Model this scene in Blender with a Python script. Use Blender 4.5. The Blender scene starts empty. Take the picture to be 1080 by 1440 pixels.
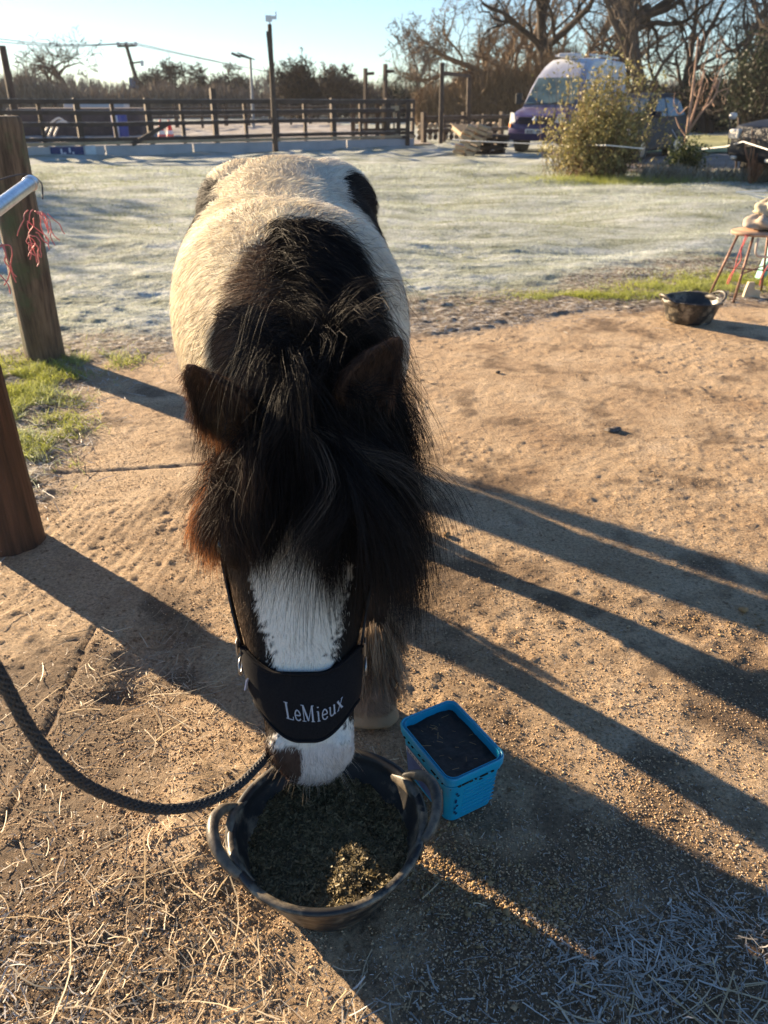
import bpy, bmesh, math, random
import numpy as np
from mathutils import Vector, Matrix
from mathutils.bvhtree import BVHTree
R = math.radians
random.seed(7); rng = np.random.default_rng(11)
scene = bpy.context.scene
col = scene.collection
# ------------------------------------------------------------------ camera numbers
FPX = 1090.0; HC = 1.40; PIT = math.atan(580/FPX)
SP, CP = math.sin(PIT), math.cos(PIT)
SUN = Vector((-.777, .629, 0)).normalized(); SUN_EL = R(15.5)

def at(x, y, Y=None, z=None, t=None):
    """point of the place seen at photo pixel x, y at distance Y, height z, or depth t"""
    u = (x-540)/FPX; v = (720-y)/FPX
    d = Vector((u, CP+v*SP, -SP+v*CP))
    if t is None:
        t = Y/d.y if Y is not None else (z-HC)/d.z
    return Vector((0, 0, HC)) + d*t

# ------------------------------------------------------------------ noise
def _h(xi, yi, s):
    h = (xi.astype(np.int64)*374761393 + yi.astype(np.int64)*668265263 + s*974711) & 0xffffffff
    h = ((h ^ (h >> 13))*1274126177) & 0xffffffff
    h = h ^ (h >> 16)
    return (h & 0xffffff)/float(0xffffff)
def vn(x, y, s=0):
    x = np.asarray(x, float); y = np.asarray(y, float)
    xi = np.floor(x); yi = np.floor(y); fx = x-xi; fy = y-yi
    fx = fx*fx*(3-2*fx); fy = fy*fy*(3-2*fy)
    a = _h(xi, yi, s); b = _h(xi+1, yi, s); c = _h(xi, yi+1, s); d = _h(xi+1, yi+1, s)
    return (a*(1-fx)+b*fx)*(1-fy)+(c*(1-fx)+d*fx)*fy
def fbm(x, y, s=0, o=4):
    t = 0; a = .5; n = 0
    for k in range(o):
        t = t+a*vn(np.asarray(x)*2**k+k*17.3, np.asarray(y)*2**k-k*9.1, s+k); n += a; a *= .5
    return t/n
def sstep(a, b, x):
    t = np.clip((x-a)/(b-a), 0, 1); return t*t*(3-2*t)

# ------------------------------------------------------------------ the ground's shape
_bx = np.array([-9, -3.2, -1.9, .19, 2.17, 4.5, 9.]); _by = np.array([4.5, 4.5, 4.62, 5.2, 6.05, 6.5, 6.6])
_ly = np.array([-3, 1.0, 1.7, 2.3, 2.75, 3.1, 3.9, 4.5, 9.]); _lx = np.array([-6, -5.0, -3.0, -1.75, -1.38, -1.45, -1.62, -1.85, -1.9])
def yard_d(x, y):
    n = (fbm(x*2.1, y*2.1, 3)-.5)*.5 + (fbm(x*14, y*14, 5)-.5)*.16
    return np.minimum(np.interp(x, _bx, _by)-y, (x-np.interp(y, _ly, _lx)))+n*.7
def gh(x, y):
    """ground height"""
    x = np.asarray(x, float); y = np.asarray(y, float)
    d = yard_d(x, y)
    f = sstep(0, -1.2, d)
    far = sstep(6.0, 8.5, y)
    z = f*((fbm(x*.9, y*1.5, 21)-.5)*.10 + (fbm(x*.45, y*1.3, 23, 3)-.5)*.22*far + (fbm(x*4, y*6, 22, 3)-.5)*.035)
    z = z + sstep(.15, -.1, d)*.012
    # straw-filled dip in the slab, and the crumbly heap left of the tub
    dip = sstep(.20, .08, np.hypot((x+.62)*1.0, (y-1.73)*.9)+(fbm(x*9, y*9, 8)-.5)*.1)
    z = z - dip*.034
    heap = np.exp(-(((x+.42)/.20)**2+((y-1.15)/.22)**2)); z = z+heap*.03*(.6+.8*fbm(x*12, y*12, 9))
    return z
def gdetail(x, y):
    d = yard_d(x, y); c = sstep(-.02, .12, d)
    ang = .35+.25*(fbm(x*.5, y*.5, 31)-.5)
    u = x*np.cos(ang)-y*np.sin(ang)*.45
    rid = np.sin(u*2*np.pi/.040+3*fbm(x*3, y*3, 33))*(.0003+.0010*sstep(-.3, -.8, x))*sstep(.42, .62, fbm(x*1.3+5, y*1.3, 34))
    rid = rid*sstep(1.6, 2.4, y)
    gr = (fbm(x*26, y*26, 41, 4)-.5)*.0088*(.45+.9*fbm(x*2, y*2, 42))
    cl = np.clip(fbm(x*38, y*38, 45, 3)-.56, 0, 1)*.022*sstep(.3, .65, fbm(x*1.7, y*1.7, 46))
    mud = (fbm(x*9, y*11, 51, 4)-.5)*.034*(1-c)*(.25+.75*sstep(8.0, 5.6, y))
    jnt = -np.exp(-((y-(3.2+.16*x))/.010)**2)*.010*sstep(-2, -1.7, x)*sstep(-.4, -.8, x)
    jn2 = -np.exp(-((x+.86+.05*(y-1.7))/.008)**2)*.008*sstep(2.0, 1.9, y)
    return c*(rid+gr+cl+jnt+jn2)+mud
def gz(x, y):
    return float(gh(x, y)+gdetail(x, y))

# ------------------------------------------------------------------ materials
def new_mat(name):
    m = bpy.data.materials.new(name); m.use_nodes = True
    nt = m.node_tree; return m, nt, nt.nodes['Principled BSDF']
def ramp(nt, fac, stops):
    r = nt.nodes.new('ShaderNodeValToRGB')
    while len(r.color_ramp.elements) < len(stops): r.color_ramp.elements.new(.5)
    for e, (p, c) in zip(r.color_ramp.elements, stops):
        e.position = p; e.color = (c[0], c[1], c[2], 1)
    nt.links.new(fac, r.inputs[0]); return r.outputs[0]
def noise(nt, scale, detail=4, rough=.6, coord='Object', stretch=None, dist=0):
    tc = nt.nodes.new('ShaderNodeTexCoord'); n = nt.nodes.new('ShaderNodeTexNoise')
    n.inputs['Scale'].default_value = scale; n.inputs['Detail'].default_value = detail
    n.inputs['Roughness'].default_value = rough; n.inputs['Distortion'].default_value = dist
    o = tc.outputs[coord]
    if stretch:
        mp = nt.nodes.new('ShaderNodeMapping'); mp.inputs['Scale'].default_value = stretch
        nt.links.new(o, mp.inputs[0]); o = mp.outputs[0]
    nt.links.new(o, n.inputs['Vector']); return n.outputs['Fac']
def mixc(nt, fac, a, b, mode='MIX'):
    m = nt.nodes.new('ShaderNodeMix'); m.data_type = 'RGBA'; m.blend_type = mode
    for i, v in ((0, fac), (6, a), (7, b)):
        if isinstance(v, (int, float)): m.inputs[i].default_value = v
        elif isinstance(v, (tuple, list)): m.inputs[i].default_value = (v[0], v[1], v[2], 1)
        else: nt.links.new(v, m.inputs[i])
    return m.outputs[2]
def bump(nt, b, h, strength, dist, prev=None):
    n = nt.nodes.new('ShaderNodeBump'); n.inputs['Strength'].default_value = strength; n.inputs['Distance'].default_value = dist
    nt.links.new(h, n.inputs['Height'])
    if prev: nt.links.new(prev, n.inputs['Normal'])
    nt.links.new(n.outputs[0], b.inputs['Normal']); return n.outputs[0]
def mat(name, c1, c2=None, rough=.7, scale=20, lo=.35, hi=.65, bs=None, bstr=.3, bd=.004, metal=0, spec=.5, stretch=None, coat=0, coord='Object', dirt=None):
    m, nt, b = new_mat(name)
    c = c1
    if c2 is not None:
        c = ramp(nt, noise(nt, scale, 5, .65, coord, stretch), [(lo, c1), (hi, c2)])
        if dirt: c = mixc(nt, ramp(nt, noise(nt, scale*.37+3, 6, .7, coord), [(.5, (0, 0, 0)), (.66, (1, 1, 1))]), c, dirt)
        nt.links.new(c, b.inputs['Base Color'])
    else: b.inputs['Base Color'].default_value = (c1[0], c1[1], c1[2], 1)
    b.inputs['Roughness'].default_value = rough; b.inputs['Metallic'].default_value = metal
    b.inputs['Specular IOR Level'].default_value = spec; b.inputs['Coat Weight'].default_value = coat
    if bs: bump(nt, b, noise(nt, bs, 5, .65, coord, stretch), bstr, bd)
    return m
def attr_mat(name, rough=.6, spec=.3, trans=0., bs=None, bstr=.3, bd=.003, vary=0, sheen=0):
    m, nt, b = new_mat(name)
    a = nt.nodes.new('ShaderNodeAttribute'); a.attribute_name = 'Col'
    c = a.outputs['Color']
    if vary: c = mixc(nt, ramp(nt, noise(nt, vary, 4, .6), [(.35, (.62, .62, .62)), (.7, (1, 1, 1))]), (0, 0, 0), c) if False else mixc(nt, .8, c, ramp(nt, noise(nt, vary, 4, .6), [(.3, (.55, .55, .55)), (.7, (1, 1, 1))]), 'MULTIPLY')
    nt.links.new(c, b.inputs['Base Color'])
    b.inputs['Roughness'].default_value = rough; b.inputs['Specular IOR Level'].default_value = spec
    if bs: bump(nt, b, noise(nt, bs, 5, .65), bstr, bd)
    if trans:
        t = nt.nodes.new('ShaderNodeBsdfTranslucent'); nt.links.new(c, t.inputs[0])
        mx = nt.nodes.new('ShaderNodeMixShader'); mx.inputs[0].default_value = trans
        nt.links.new(b.outputs[0], mx.inputs[1]); nt.links.new(t.outputs[0], mx.inputs[2])
        nt.links.new(mx.outputs[0], nt.nodes['Material Output'].inputs['Surface'])
    return m

# ------------------------------------------------------------------ objects
def tag(o, label=None, cat=None, group=None, kind=None):
    if label: o['label'] = label
    if cat: o['category'] = cat
    if group: o['group'] = group
    if kind: o['kind'] = kind
    return o
def empty(name, loc=(0, 0, 0), rz=0):
    o = bpy.data.objects.new(name, None); col.objects.link(o); o.location = loc; o.rotation_euler = (0, 0, rz)
    o.empty_display_size = .1; return o
def link(name, me, m=None, parent=None, smooth=True):
    if m is not None: me.materials.append(m)
    o = bpy.data.objects.new(name, me); col.objects.link(o)
    if smooth and len(me.polygons): me.polygons.foreach_set('use_smooth', np.ones(len(me.polygons), bool))
    if parent is not None: o.parent = parent
    return o
def copy_tree(o, parent=None):
    c = o.copy(); col.objects.link(c)
    if parent is not None: c.parent = parent
    for ch in [k for k in o.children]: copy_tree(ch, c)
    return c
def np_mesh(name, V, F, C=None):
    me = bpy.data.meshes.new(name); V = np.ascontiguousarray(V, np.float32); F = np.ascontiguousarray(F, np.int32)
    me.vertices.add(len(V)); me.vertices.foreach_set('co', V.ravel())
    n = F.shape[1]; me.loops.add(F.size); me.loops.foreach_set('vertex_index', F.ravel())
    me.polygons.add(len(F)); me.polygons.foreach_set('loop_start', np.arange(0, F.size, n, dtype=np.int32))
    me.polygons.foreach_set('loop_total', np.full(len(F), n, np.int32))
    if C is not None:
        a = me.color_attributes.new('Col', 'FLOAT_COLOR', 'POINT')
        a.data.foreach_set('color', np.concatenate([C, np.ones((len(C), 1))], 1).astype(np.float32).ravel())
    me.update(calc_edges=True); me.validate(); return me
def nrm(a): return a/(np.linalg.norm(a, axis=-1, keepdims=True)+1e-9)
def strands(name, P, W, C, m, parent=None, side=None):
    """P (S,K,3) centre lines, W (S,K) widths, C (S,3) or (S,K,3) colours -> one mesh of tapered blades"""
    S, K, _ = P.shape
    T = np.gradient(P, axis=1); T = nrm(T)
    if side is None: side = rng.normal(size=(S, 1, 3))
    elif side.ndim == 2: side = side[:, None, :]
    sd = nrm(np.cross(T, side)); W = np.broadcast_to(W, (S, K))[..., None]*.5
    V = np.stack([P-sd*W, P+sd*W], 2).reshape(-1, 3)
    b = (np.arange(S)[:, None]*K+np.arange(K-1)[None])*2
    F = np.stack([b, b+1, b+3, b+2], -1).reshape(-1, 4)
    if C.ndim == 2: C = np.broadcast_to(C[:, None], (S, K, 3))
    CC = np.repeat(C.reshape(-1, 3), 2, 0)
    return link(name, np_mesh(name, V, F, CC), m, parent, smooth=False)

class MB:
    def __init__(s): s.v = []; s.f = []
    def add(s, V, F):
        b = len(s.v); s.v += [tuple(p) for p in V]; s.f += [tuple(i+b for i in f) for f in F]; return s
    def box(s, c, d, rot=None):
        M = rot if rot is not None else Matrix.Identity(3); c = Vector(c)
        V = [c+M@Vector((x*d[0]/2, y*d[1]/2, z*d[2]/2)) for x in (-1, 1) for y in (-1, 1) for z in (-1, 1)]
        return s.add(V, [(0, 1, 3, 2), (4, 6, 7, 5), (0, 4, 5, 1), (2, 3, 7, 6), (0, 2, 6, 4), (1, 5, 7, 3)])
    def bar(s, a, b, w, h=None, up=(0, 0, 1)):
        a = Vector(a); b = Vector(b); h = h or w; t = (b-a).normalized(); u = Vector(up)
        if abs(t.dot(u)) > .95: u = Vector((1, 0, 0))
        x = t.cross(u).normalized(); y = x.cross(t)
        M = Matrix((t, x, y)).transposed(); return s.box((a+b)/2, ((b-a).length, w, h), M)
    def tube(s, pts, r, n=8, cap=True, closed=False):
        pts = [Vector(p) for p in pts]; N = len(pts)
        if not hasattr(r, '__len__'): r = [r]*N
        V = []; F = []; pu = None
        for i, p in enumerate(pts):
            if closed: t = (pts[(i+1) % N]-pts[i-1]).normalized()
            else: t = (pts[min(i+1, N-1)]-pts[max(i-1, 0)]).normalized()
            if pu is None: pu = Vector((0, 0, 1)) if abs(t.z) < .9 else Vector((1, 0, 0))
            x = t.cross(pu).normalized(); pu = x.cross(t).normalized()
            for k in range(n):
                a = 2*math.pi*k/n; V.append(p+(x*math.cos(a)+pu*math.sin(a))*r[i])
        for i in range(N if closed else N-1):
            j = (i+1) % N
            for k in range(n): F.append((i*n+k, i*n+(k+1) % n, j*n+(k+1) % n, j*n+k))
        if cap and not closed: F += [tuple(range(n-1, -1, -1)), tuple((N-1)*n+k for k in range(n))]
        return s.add(V, F)
    def lathe(s, prof, c=(0, 0, 0), n=32, f=None):
        V = []; F = []; c = Vector(c)
        for r, z in prof:
            for k in range(n):
                a = 2*math.pi*k/n; q = Vector((r*math.cos(a), r*math.sin(a), z))
                if f: q = f(q, a)
                V.append(c+q)
        for i in range(len(prof)-1):
            for k in range(n): F.append((i*n+k, i*n+(k+1) % n, (i+1)*n+(k+1) % n, (i+1)*n+k))
        return s.add(V, F)
    def build(s, name, m, parent=None, smooth=False, bevel=0, seg=2, sub=0, auto=False):
        me = bpy.data.meshes.new(name); me.from_pydata(s.v, [], s.f); me.update()
        bm = bmesh.new(); bm.from_mesh(me); bmesh.ops.recalc_face_normals(bm, faces=bm.faces); bm.to_mesh(me); bm.free()
        o = link(name, me, m, parent, smooth)
        if bevel:
            q = o.modifiers.new('bevel', 'BEVEL'); q.width = bevel; q.segments = seg; q.limit_method = 'ANGLE'; q.angle_limit = R(35)
            me.polygons.foreach_set('use_smooth', np.ones(len(me.polygons), bool)); q.harden_normals = True
        if sub:
            q = o.modifiers.new('sub', 'SUBSURF'); q.levels = sub; q.render_levels = sub
            me.polygons.foreach_set('use_smooth', np.ones(len(me.polygons), bool))
        return o
def grid_faces(nx, ny):
    i = np.arange(ny-1)[:, None]*nx+np.arange(nx-1)[None]
    return np.stack([i, i+1, i+nx+1, i+nx], -1).reshape(-1, 4)
def cr(P, t):
    """Catmull-Rom through the rows of P at parameter t"""
    P = np.asarray(P, float); n = len(P); t = np.clip(np.asarray(t, float), 0, n-1-1e-6); i = np.floor(t).astype(int); f = (t-i)[..., None]
    p0 = P[np.clip(i-1, 0, n-1)]; p1 = P[i]; p2 = P[np.clip(i+1, 0, n-1)]; p3 = P[np.clip(i+2, 0, n-1)]
    return .5*((2*p1)+(-p0+p2)*f+(2*p0-5*p1+4*p2-p3)*f*f+(-p0+3*p1-3*p2+p3)*f**3)
def smooth_path(pts, n): return [Vector(p) for p in cr([tuple(p) for p in pts], np.linspace(0, len(pts)-1, n))]
# ================================================================== GROUND
def ground():
    # near ground, dense
    xs = np.arange(-3.4, 5.6, .0115); ys = np.arange(.15, 8.6, .0115)
    X, Y = np.meshgrid(xs, ys); Z = gh(X, Y)+gdetail(X, Y); D = yard_d(X, Y)
    V = np.stack([X, Y, Z], -1).reshape(-1, 3); F = grid_faces(len(xs), len(ys))
    C = np.stack([sstep(-.5, .5, D), sstep(-2.3, -.1, D+.9*sstep(1.2, 3.0, X)*(X < 4)-.5*sstep(.2, -1, X)), sstep(.40, .62, fbm(X*4.5, Y*4.5, 62)*.75+.25*fbm(X*22, Y*22, 63)+.30*np.exp(-((X+.78)**2/.14+(Y-.92)**2/.10))+.22*np.exp(-((X+.62)**2/.02+(Y-1.75)**2/.02))+.13*np.exp(-((X-.5)**2/.25+(Y-.8)**2/.03))-.12*sstep(1.2, 2.6, Y))], -1).reshape(-1, 3)  # third channel: dark soil, deepened lower left to paint low-ground shade
    dm = D.ravel()[F].mean(1)
    # yard material: worn tamped concrete under sandy dirt
    m, nt, b = new_mat('worn_concrete')
    at_ = nt.nodes.new('ShaderNodeAttribute'); at_.attribute_name = 'Col'
    sep = nt.nodes.new('ShaderNodeSeparateColor'); nt.links.new(at_.outputs['Color'], sep.inputs[0])
    big = ramp(nt, noise(nt, 2.2, 6, .62), [(.30, (.36, .24, .14)), (.52, (.53, .385, .24)), (.72, (.62, .48, .33))])
    fine = ramp(nt, noise(nt, 95, 6, .75), [(.34, (.40, .35, .30)), (.5, (1., 1., 1.)), (.66, (1.45, 1.4, 1.35))])
    c = mixc(nt, .85, big, fine, 'MULTIPLY')
    spk = ramp(nt, noise(nt, 34, 3, .6), [(.60, (0, 0, 0)), (.68, (.8, .8, .8))])
    c = mixc(nt, spk, c, (.20, .115, .055))
    pal = ramp(nt, noise(nt, 61, 3, .7), [(.63, (0, 0, 0)), (.70, (.8, .8, .8))])
    c = mixc(nt, pal, c, (.58, .50, .42))
    c = mixc(nt, mixc(nt, .8, (0, 0, 0), sep.outputs[2]), c, mixc(nt, .8, (.14, .092, .055), fine, 'MULTIPLY'))
    ed = ramp(nt, sep.outputs[0], [(.42, (1, 1, 1)), (.74, (0, 0, 0))])
    mud = ramp(nt, noise(nt, 26, 6, .7), [(.38, (.085, .062, .045)), (.5, (.22, .17, .125)), (.66, (.48, .46, .44))])
    c = mixc(nt, ed, c, mud)
    nt.links.new(c, b.inputs['Base Color']); b.inputs['Roughness'].default_value = .82; b.inputs['Specular IOR Level'].default_value = .3
    n1 = bump(nt, b, noise(nt, 70, 7, .75), 1.0, .013); bump(nt, b, noise(nt, 300, 3, .7), 1.0, .003, n1)
    def part(sel, name, m):
        f = F[sel]; u, inv = np.unique(f, return_inverse=True)
        return tag(link(name, np_mesh(name, V[u], inv.reshape(f.shape), C[u]), m), kind='structure')
    part(dm > 0, 'concrete_yard', m)
    # field
    g, nt, b = new_mat('frosted_turf')
    at_ = nt.nodes.new('ShaderNodeAttribute'); at_.attribute_name = 'Col'
    sep = nt.nodes.new('ShaderNodeSeparateColor'); nt.links.new(at_.outputs['Color'], sep.inputs[0])
    gr = ramp(nt, noise(nt, 1.7, 8, .72, stretch=(.6, 1.4, 1)), [(.3, (.17, .185, .10)), (.44, (.36, .385, .315)), (.6, (.61, .64, .63)), (.8, (.74, .78, .77))])
    f2 = ramp(nt, noise(nt, 42, 6, .75, stretch=(1, .6, 1)), [(.32, (.30, .29, .20)), (.5, (.9, .9, .85)), (.7, (1.25, 1.25, 1.25))])
    c = mixc(nt, .85, gr, f2, 'MULTIPLY')
    mud = ramp(nt, noise(nt, 22, 6, .7), [(.36, (.06, .045, .032)), (.5, (.20, .155, .11)), (.64, (.5, .47, .43))])
    gm = nt.nodes.new('ShaderNodeMath'); gm.operation = 'ADD'; nt.links.new(sep.outputs[1], gm.inputs[0]); nt.links.new(noise(nt, 4.5, 7, .75, stretch=(1, 1.8, 1)), gm.inputs[1])
    g2 = nt.nodes.new('ShaderNodeMath'); g2.operation = 'MULTIPLY'; g2.inputs[1].default_value = .5; nt.links.new(gm.outputs[0], g2.inputs[0])
    c = mixc(nt, ramp(nt, g2.outputs[0], [(.47, (0, 0, 0)), (.63, (1, 1, 1))]), c, mud)
    nt.links.new(c, b.inputs['Base Color']); b.inputs['Roughness'].default_value = .8; b.inputs['Specular IOR Level'].default_value = .3
    n1 = bump(nt, b, noise(nt, 7, 6, .7, stretch=(1, 1.6, 1)), .8, .05); bump(nt, b, noise(nt, 60, 5, .75), .9, .012, n1)
    part(dm <= 0, 'frosted_field', g)
    # wide terrain reaching the horizon
    def sp(n, a, b_): t = np.linspace(-1, 1, n); return a*t+b_*t**7
    xs = sp(361, 42, 1100); ys = 6+sp(361, 60, 1400)
    X, Y = np.meshgrid(xs, ys); inn = (X > -3.3) & (X < 5.5) & (Y > .3) & (Y < 8.45)
    Z = gh(X, Y)*np.where(np.hypot(X, Y) > 80, 0, 1); Z = np.where(inn, -.14, Z+.002)
    D = np.where(Y > 6, -3, yard_d(X, Y)); D = np.where((np.abs(X) > 6), -3, D)
    C = np.stack([sstep(-.5, .5, D), 0*X, 0*X], -1).reshape(-1, 3)
    tag(link('terrain', np_mesh('terrain', np.stack([X, Y, Z], -1).reshape(-1, 3), grid_faces(361, 361), C), g), kind='structure')
    # lane and riding arena surfaces, laid on the field
    def sheet(name, poly, z, m, n=60):
        P = np.array(poly, float); u, v = np.meshgrid(np.linspace(0, 1, n), np.linspace(0, 1, n))
        Q = (P[0]*(1-u[..., None])+P[1]*u[..., None])*(1-v[..., None])+(P[3]*(1-u[..., None])+P[2]*u[..., None])*v[..., None]
        x, y = Q[..., 0], Q[..., 1]; x = x+(fbm(x*.8, y*.8, 71)-.5)*.8; y = y+(fbm(x*.9, y*.9, 72)-.5)*.5
        Zz = gh(x, y)+z+(fbm(x*3, y*3, 73)-.5)*.02
        return tag(link(name, np_mesh(name, np.stack([x, y, Zz], -1).reshape(-1, 3), grid_faces(n, n)), m), kind='structure')
    sheet('dirt_lane', [(4.5, 18.2), (26, 19.2), (26, 24.6), (4.5, 24.0)], .035, mat('lane_gravel', (.20, .15, .115), (.34, .27, .22), .9, 3, bs=40, bstr=.8, bd=.01))
    sheet('grass_verge', [(7.5, 24.8), (24, 25.6), (26, 36), (7.5, 35)], .05, mat('verge_grass', (.30, .30, .12), (.50, .48, .24), .8, 3, bs=25, bstr=.8, bd=.03))
    sheet('riding_arena', [(-15, 24.0), (1.6, 29.2), (-4, 60), (-28, 55)], .05, mat('arena_sand', (.26, .22, .18), (.44, .42, .40), .9, .6, bs=20, bstr=.8, bd=.02), 90)
ground()

# ------------------------------------------------------------------ grass
grass_m = attr_mat('grass_blades', .6, .3, .4)
def blades(name, x, y, L, W, C, lean=.5, K=4, label=None, tip=None):
    n = len(x); z = gh(x, y)+gdetail(x, y)-.004
    P0 = np.stack([x, y, z], -1); a = rng.uniform(0, 2*np.pi, n); ln = rng.uniform(.15, 1, n)*lean
    d = np.stack([np.cos(a)*ln, np.sin(a)*ln, np.ones(n)*.9], -1); d = nrm(d)
    t = np.linspace(0, 1, K)[None, :, None]; bend = np.stack([np.cos(a), np.sin(a), -.7*np.ones(n)], -1)
    P = P0[:, None]+d[:, None]*t*L[:, None, None]+bend[:, None]*t*t*(L*ln*.6)[:, None, None]
    w = W[:, None]*(1-np.linspace(0, .9, K)[None])
    CC = np.repeat(C[:, None], K, 1)
    if tip is not None:
        tt = np.linspace(0, 1, K)[None, :, None]**1.2; CC = CC*(1-tt)+tip[:, None]*tt
    o = strands(name, P, w, CC, grass_m)
    return tag(o, label, 'grass', kind='stuff')
def field_grass():
    # frosted short turf, denser near
    N = 210000
    u = rng.uniform(0, 1, N); y = 4.6+(u**1.7)*15; wx = .6*y+1
    x = rng.uniform(-1, 1, N)*wx
    d = yard_d(x, y); keep = (rng.uniform(0, 1, N) < sstep(-.05, -1.1, d+(fbm(x*3, y*3, 81)-.5)*1.0))
    x, y = x[keep], y[keep]; n = len(x)
    s = np.clip(y/8, .8, 2.2)
    L = rng.uniform(.018, .045, n)*s; W = rng.uniform(.0028, .0048, n)*s
    fr = np.clip(fbm(x*1.1, y*1.1, 83)*1.6-.25+rng.normal(0, .18, n)+sstep(8, 5.4, y)*-.15, 0, 1)[:, None]
    g = np.array([.19, .21, .09])*rng.uniform(.7, 1.3, (n, 1)); w = np.array([.62, .68, .645])*rng.uniform(.8, 1.1, (n, 1))
    blades('frosted_grass', x, y, L, W, g*(1-fr*.75)+w*fr*.75, .9, 3, 'short frosted grass covering the field behind the pony', g*(1-fr)+w*fr)
    # green tufts round the foot of the far post and left edge of the slab
    def clump(name, cs, n, label, gl, Lr=(.03, .075)):
        xx = []; yy = []
        for (cx, cy, rx, ry) in cs:
            k = int(n*rx*ry/sum(c[2]*c[3] for c in cs)); xx.append(rng.normal(cx, rx, k)); yy.append(rng.normal(cy, ry, k))
        x = np.concatenate(xx); y = np.concatenate(yy)
        k = (fbm(x*7, y*7, 91) > .42); x, y = x[k], y[k]; n = len(x)
        f = np.clip(fbm(x*4, y*4, 92)*2-.8+rng.normal(0, .25, n), 0, 1)[:, None]*gl
        g = np.array([.36, .39, .075])*rng.uniform(.6, 1.3, (n, 1)); w = np.array([.55, .62, .58])
        blades(name, x, y, rng.uniform(*Lr, n), rng.uniform(.003, .005, n), g*(1-f)+w*f, .9, 4, label, g*(1-f*.9)+w*f*.9)
    clump('green_grass', [(-2.05, 4.25, .16, .13), (-1.75, 4.55, .14, .07), (-2.3, 4.0, .25, .3), (-1.9, 3.7, .13, .25)], 17000, 'bright green grass tufts around the foot of the taller left post', .5)
    clump('rimed_grass', [(-1.62, 3.25, .10, .30), (-1.9, 3.0, .2, .4)], 9000, 'grey green frosted tufts along the left slab edge', 1.0)
    clump('sunlit_grass', [(2.5, 6.6, .30, .10), (3.1, 6.75, .4, .12), (1.7, 6.3, .35, .08), (3.3, 7.0, .4, .16)], 15000, 'sunlit green grass growing between the small tub and the stool', .15, (.03, .08))
    clump('weedy_grass', [(6.2, 15.8, 1.6, .25), (4.3, 16.0, .7, .3), (7.6, 16.2, 1.6, .3)], 20000, 'taller green grass fringe under the leafy bush', .3, (.08, .22))
field_grass()

# ------------------------------------------------------------------ straw and crumbs
straw_m = attr_mat('straw', .55, .35, .1)
def straw(name, spots, n, Lr, Wr, cA, cB, label, zr=(.002, .02), curl=.12):
    tot = sum(s[4] for s in spots); xs = []; ys = []
    for (cx, cy, rx, ry, w) in spots:
        k = int(n*w/tot); xs.append(cx+rng.normal(0, 1, k)*rx); ys.append(cy+rng.normal(0, 1, k)*ry)
    x = np.concatenate(xs); y = np.concatenate(ys); n = len(x); K = 5
    ok = ~((np.hypot(x+.118, y-1.03) < .16)); x = x[ok]; y = y[ok]; n = len(x)
    L = np.exp(rng.uniform(np.log(Lr[0]), np.log(Lr[1]), n)); a = rng.uniform(0, 2*np.pi, n); cu = rng.normal(0, curl, n); tl = rng.normal(0, .12, n)
    P = np.zeros((n, K, 3)); z0 = gh(x, y)+gdetail(x, y)+rng.uniform(*zr, n)
    for k in range(K):
        t = (k/(K-1)-.5); aa = a+cu*t*2
        P[:, k, 0] = x+np.cos(aa)*L*t; P[:, k, 1] = y+np.sin(aa)*L*t; P[:, k, 2] = z0+tl*L*t+rng.normal(0, .0006, n)
    g = gh(P[..., 0], P[..., 1])+gdetail(P[..., 0], P[..., 1])+.0015; P[..., 2] = np.maximum(P[..., 2], g)
    W = rng.uniform(*Wr, n); f = rng.uniform(0, 1, (n, 1)); C = np.array(cA)*(1-f)+np.array(cB)*f
    C = C*rng.uniform(.7, 1.15, (n, 1))
    up = np.stack([rng.normal(0, .35, n), rng.normal(0, .35, n), np.ones(n)], -1)
    return tag(strands(name, P, W[:, None]*np.ones((1, K)), C, straw_m, None, up), label, 'straw', kind='stuff')
straw('loose_straw', [(-.85, 1.1, .35, .3, 5), (-.45, .8, .22, .2, 5), (-.62, 1.72, .13, .1, 1.8), (-1.2, 1.6, .3, .4, 1.0), (-.35, 1.35, .2, .15, 1.2), (-.3, .75, .2, .12, 2)], 2600, (.008, .075), (.0008, .0024), (.46, .33, .18), (.62, .52, .38), 'pale straw scattered over the ground left of the feed tub')
straw('long_straw', [(-.9, 1.1, .3, .35, 3), (-.5, .85, .25, .2, 3), (.5, .78, .12, .06, 1.2), (-.4, 1.5, .2, .2, 1)], 150, (.09, .20), (.0018, .003), (.52, .38, .2), (.66, .55, .38), 'long golden straw stalks lying left of the feed tub', (.003, .018), .15)
straw('frosted_straw', [(-.95, .82, .18, .12, 4), (-.75, .72, .15, .08, 2)], 1700, (.008, .05), (.0009, .0024), (.40, .36, .31), (.62, .59, .55), 'white frosted straw in the lower left corner')
straw('rimed_straw', [(.46, .86, .09, .045, 5), (.66, .93, .08, .05, 3), (.20, .78, .2, .04, 1.4), (.6, .76, .15, .05, 1.5)], 1000, (.006, .06), (.0007, .0034), (.22, .20, .17), (.60, .57, .52), 'bluish frosted straw heap in shade at the lower right')
straw('frosted_chaff', [(.45, .86, .2, .1, 3), (.15, .85, .25, .12, 2), (.7, 1.0, .2, .15, 1.5), (-.9, .85, .3, .15, 3)], 7000, (.002, .010), (.0006, .0018), (.34, .31, .27), (.66, .62, .56), 'fine frosted chaff dusting the shaded ground along the bottom edge', (.001, .004))
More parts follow.
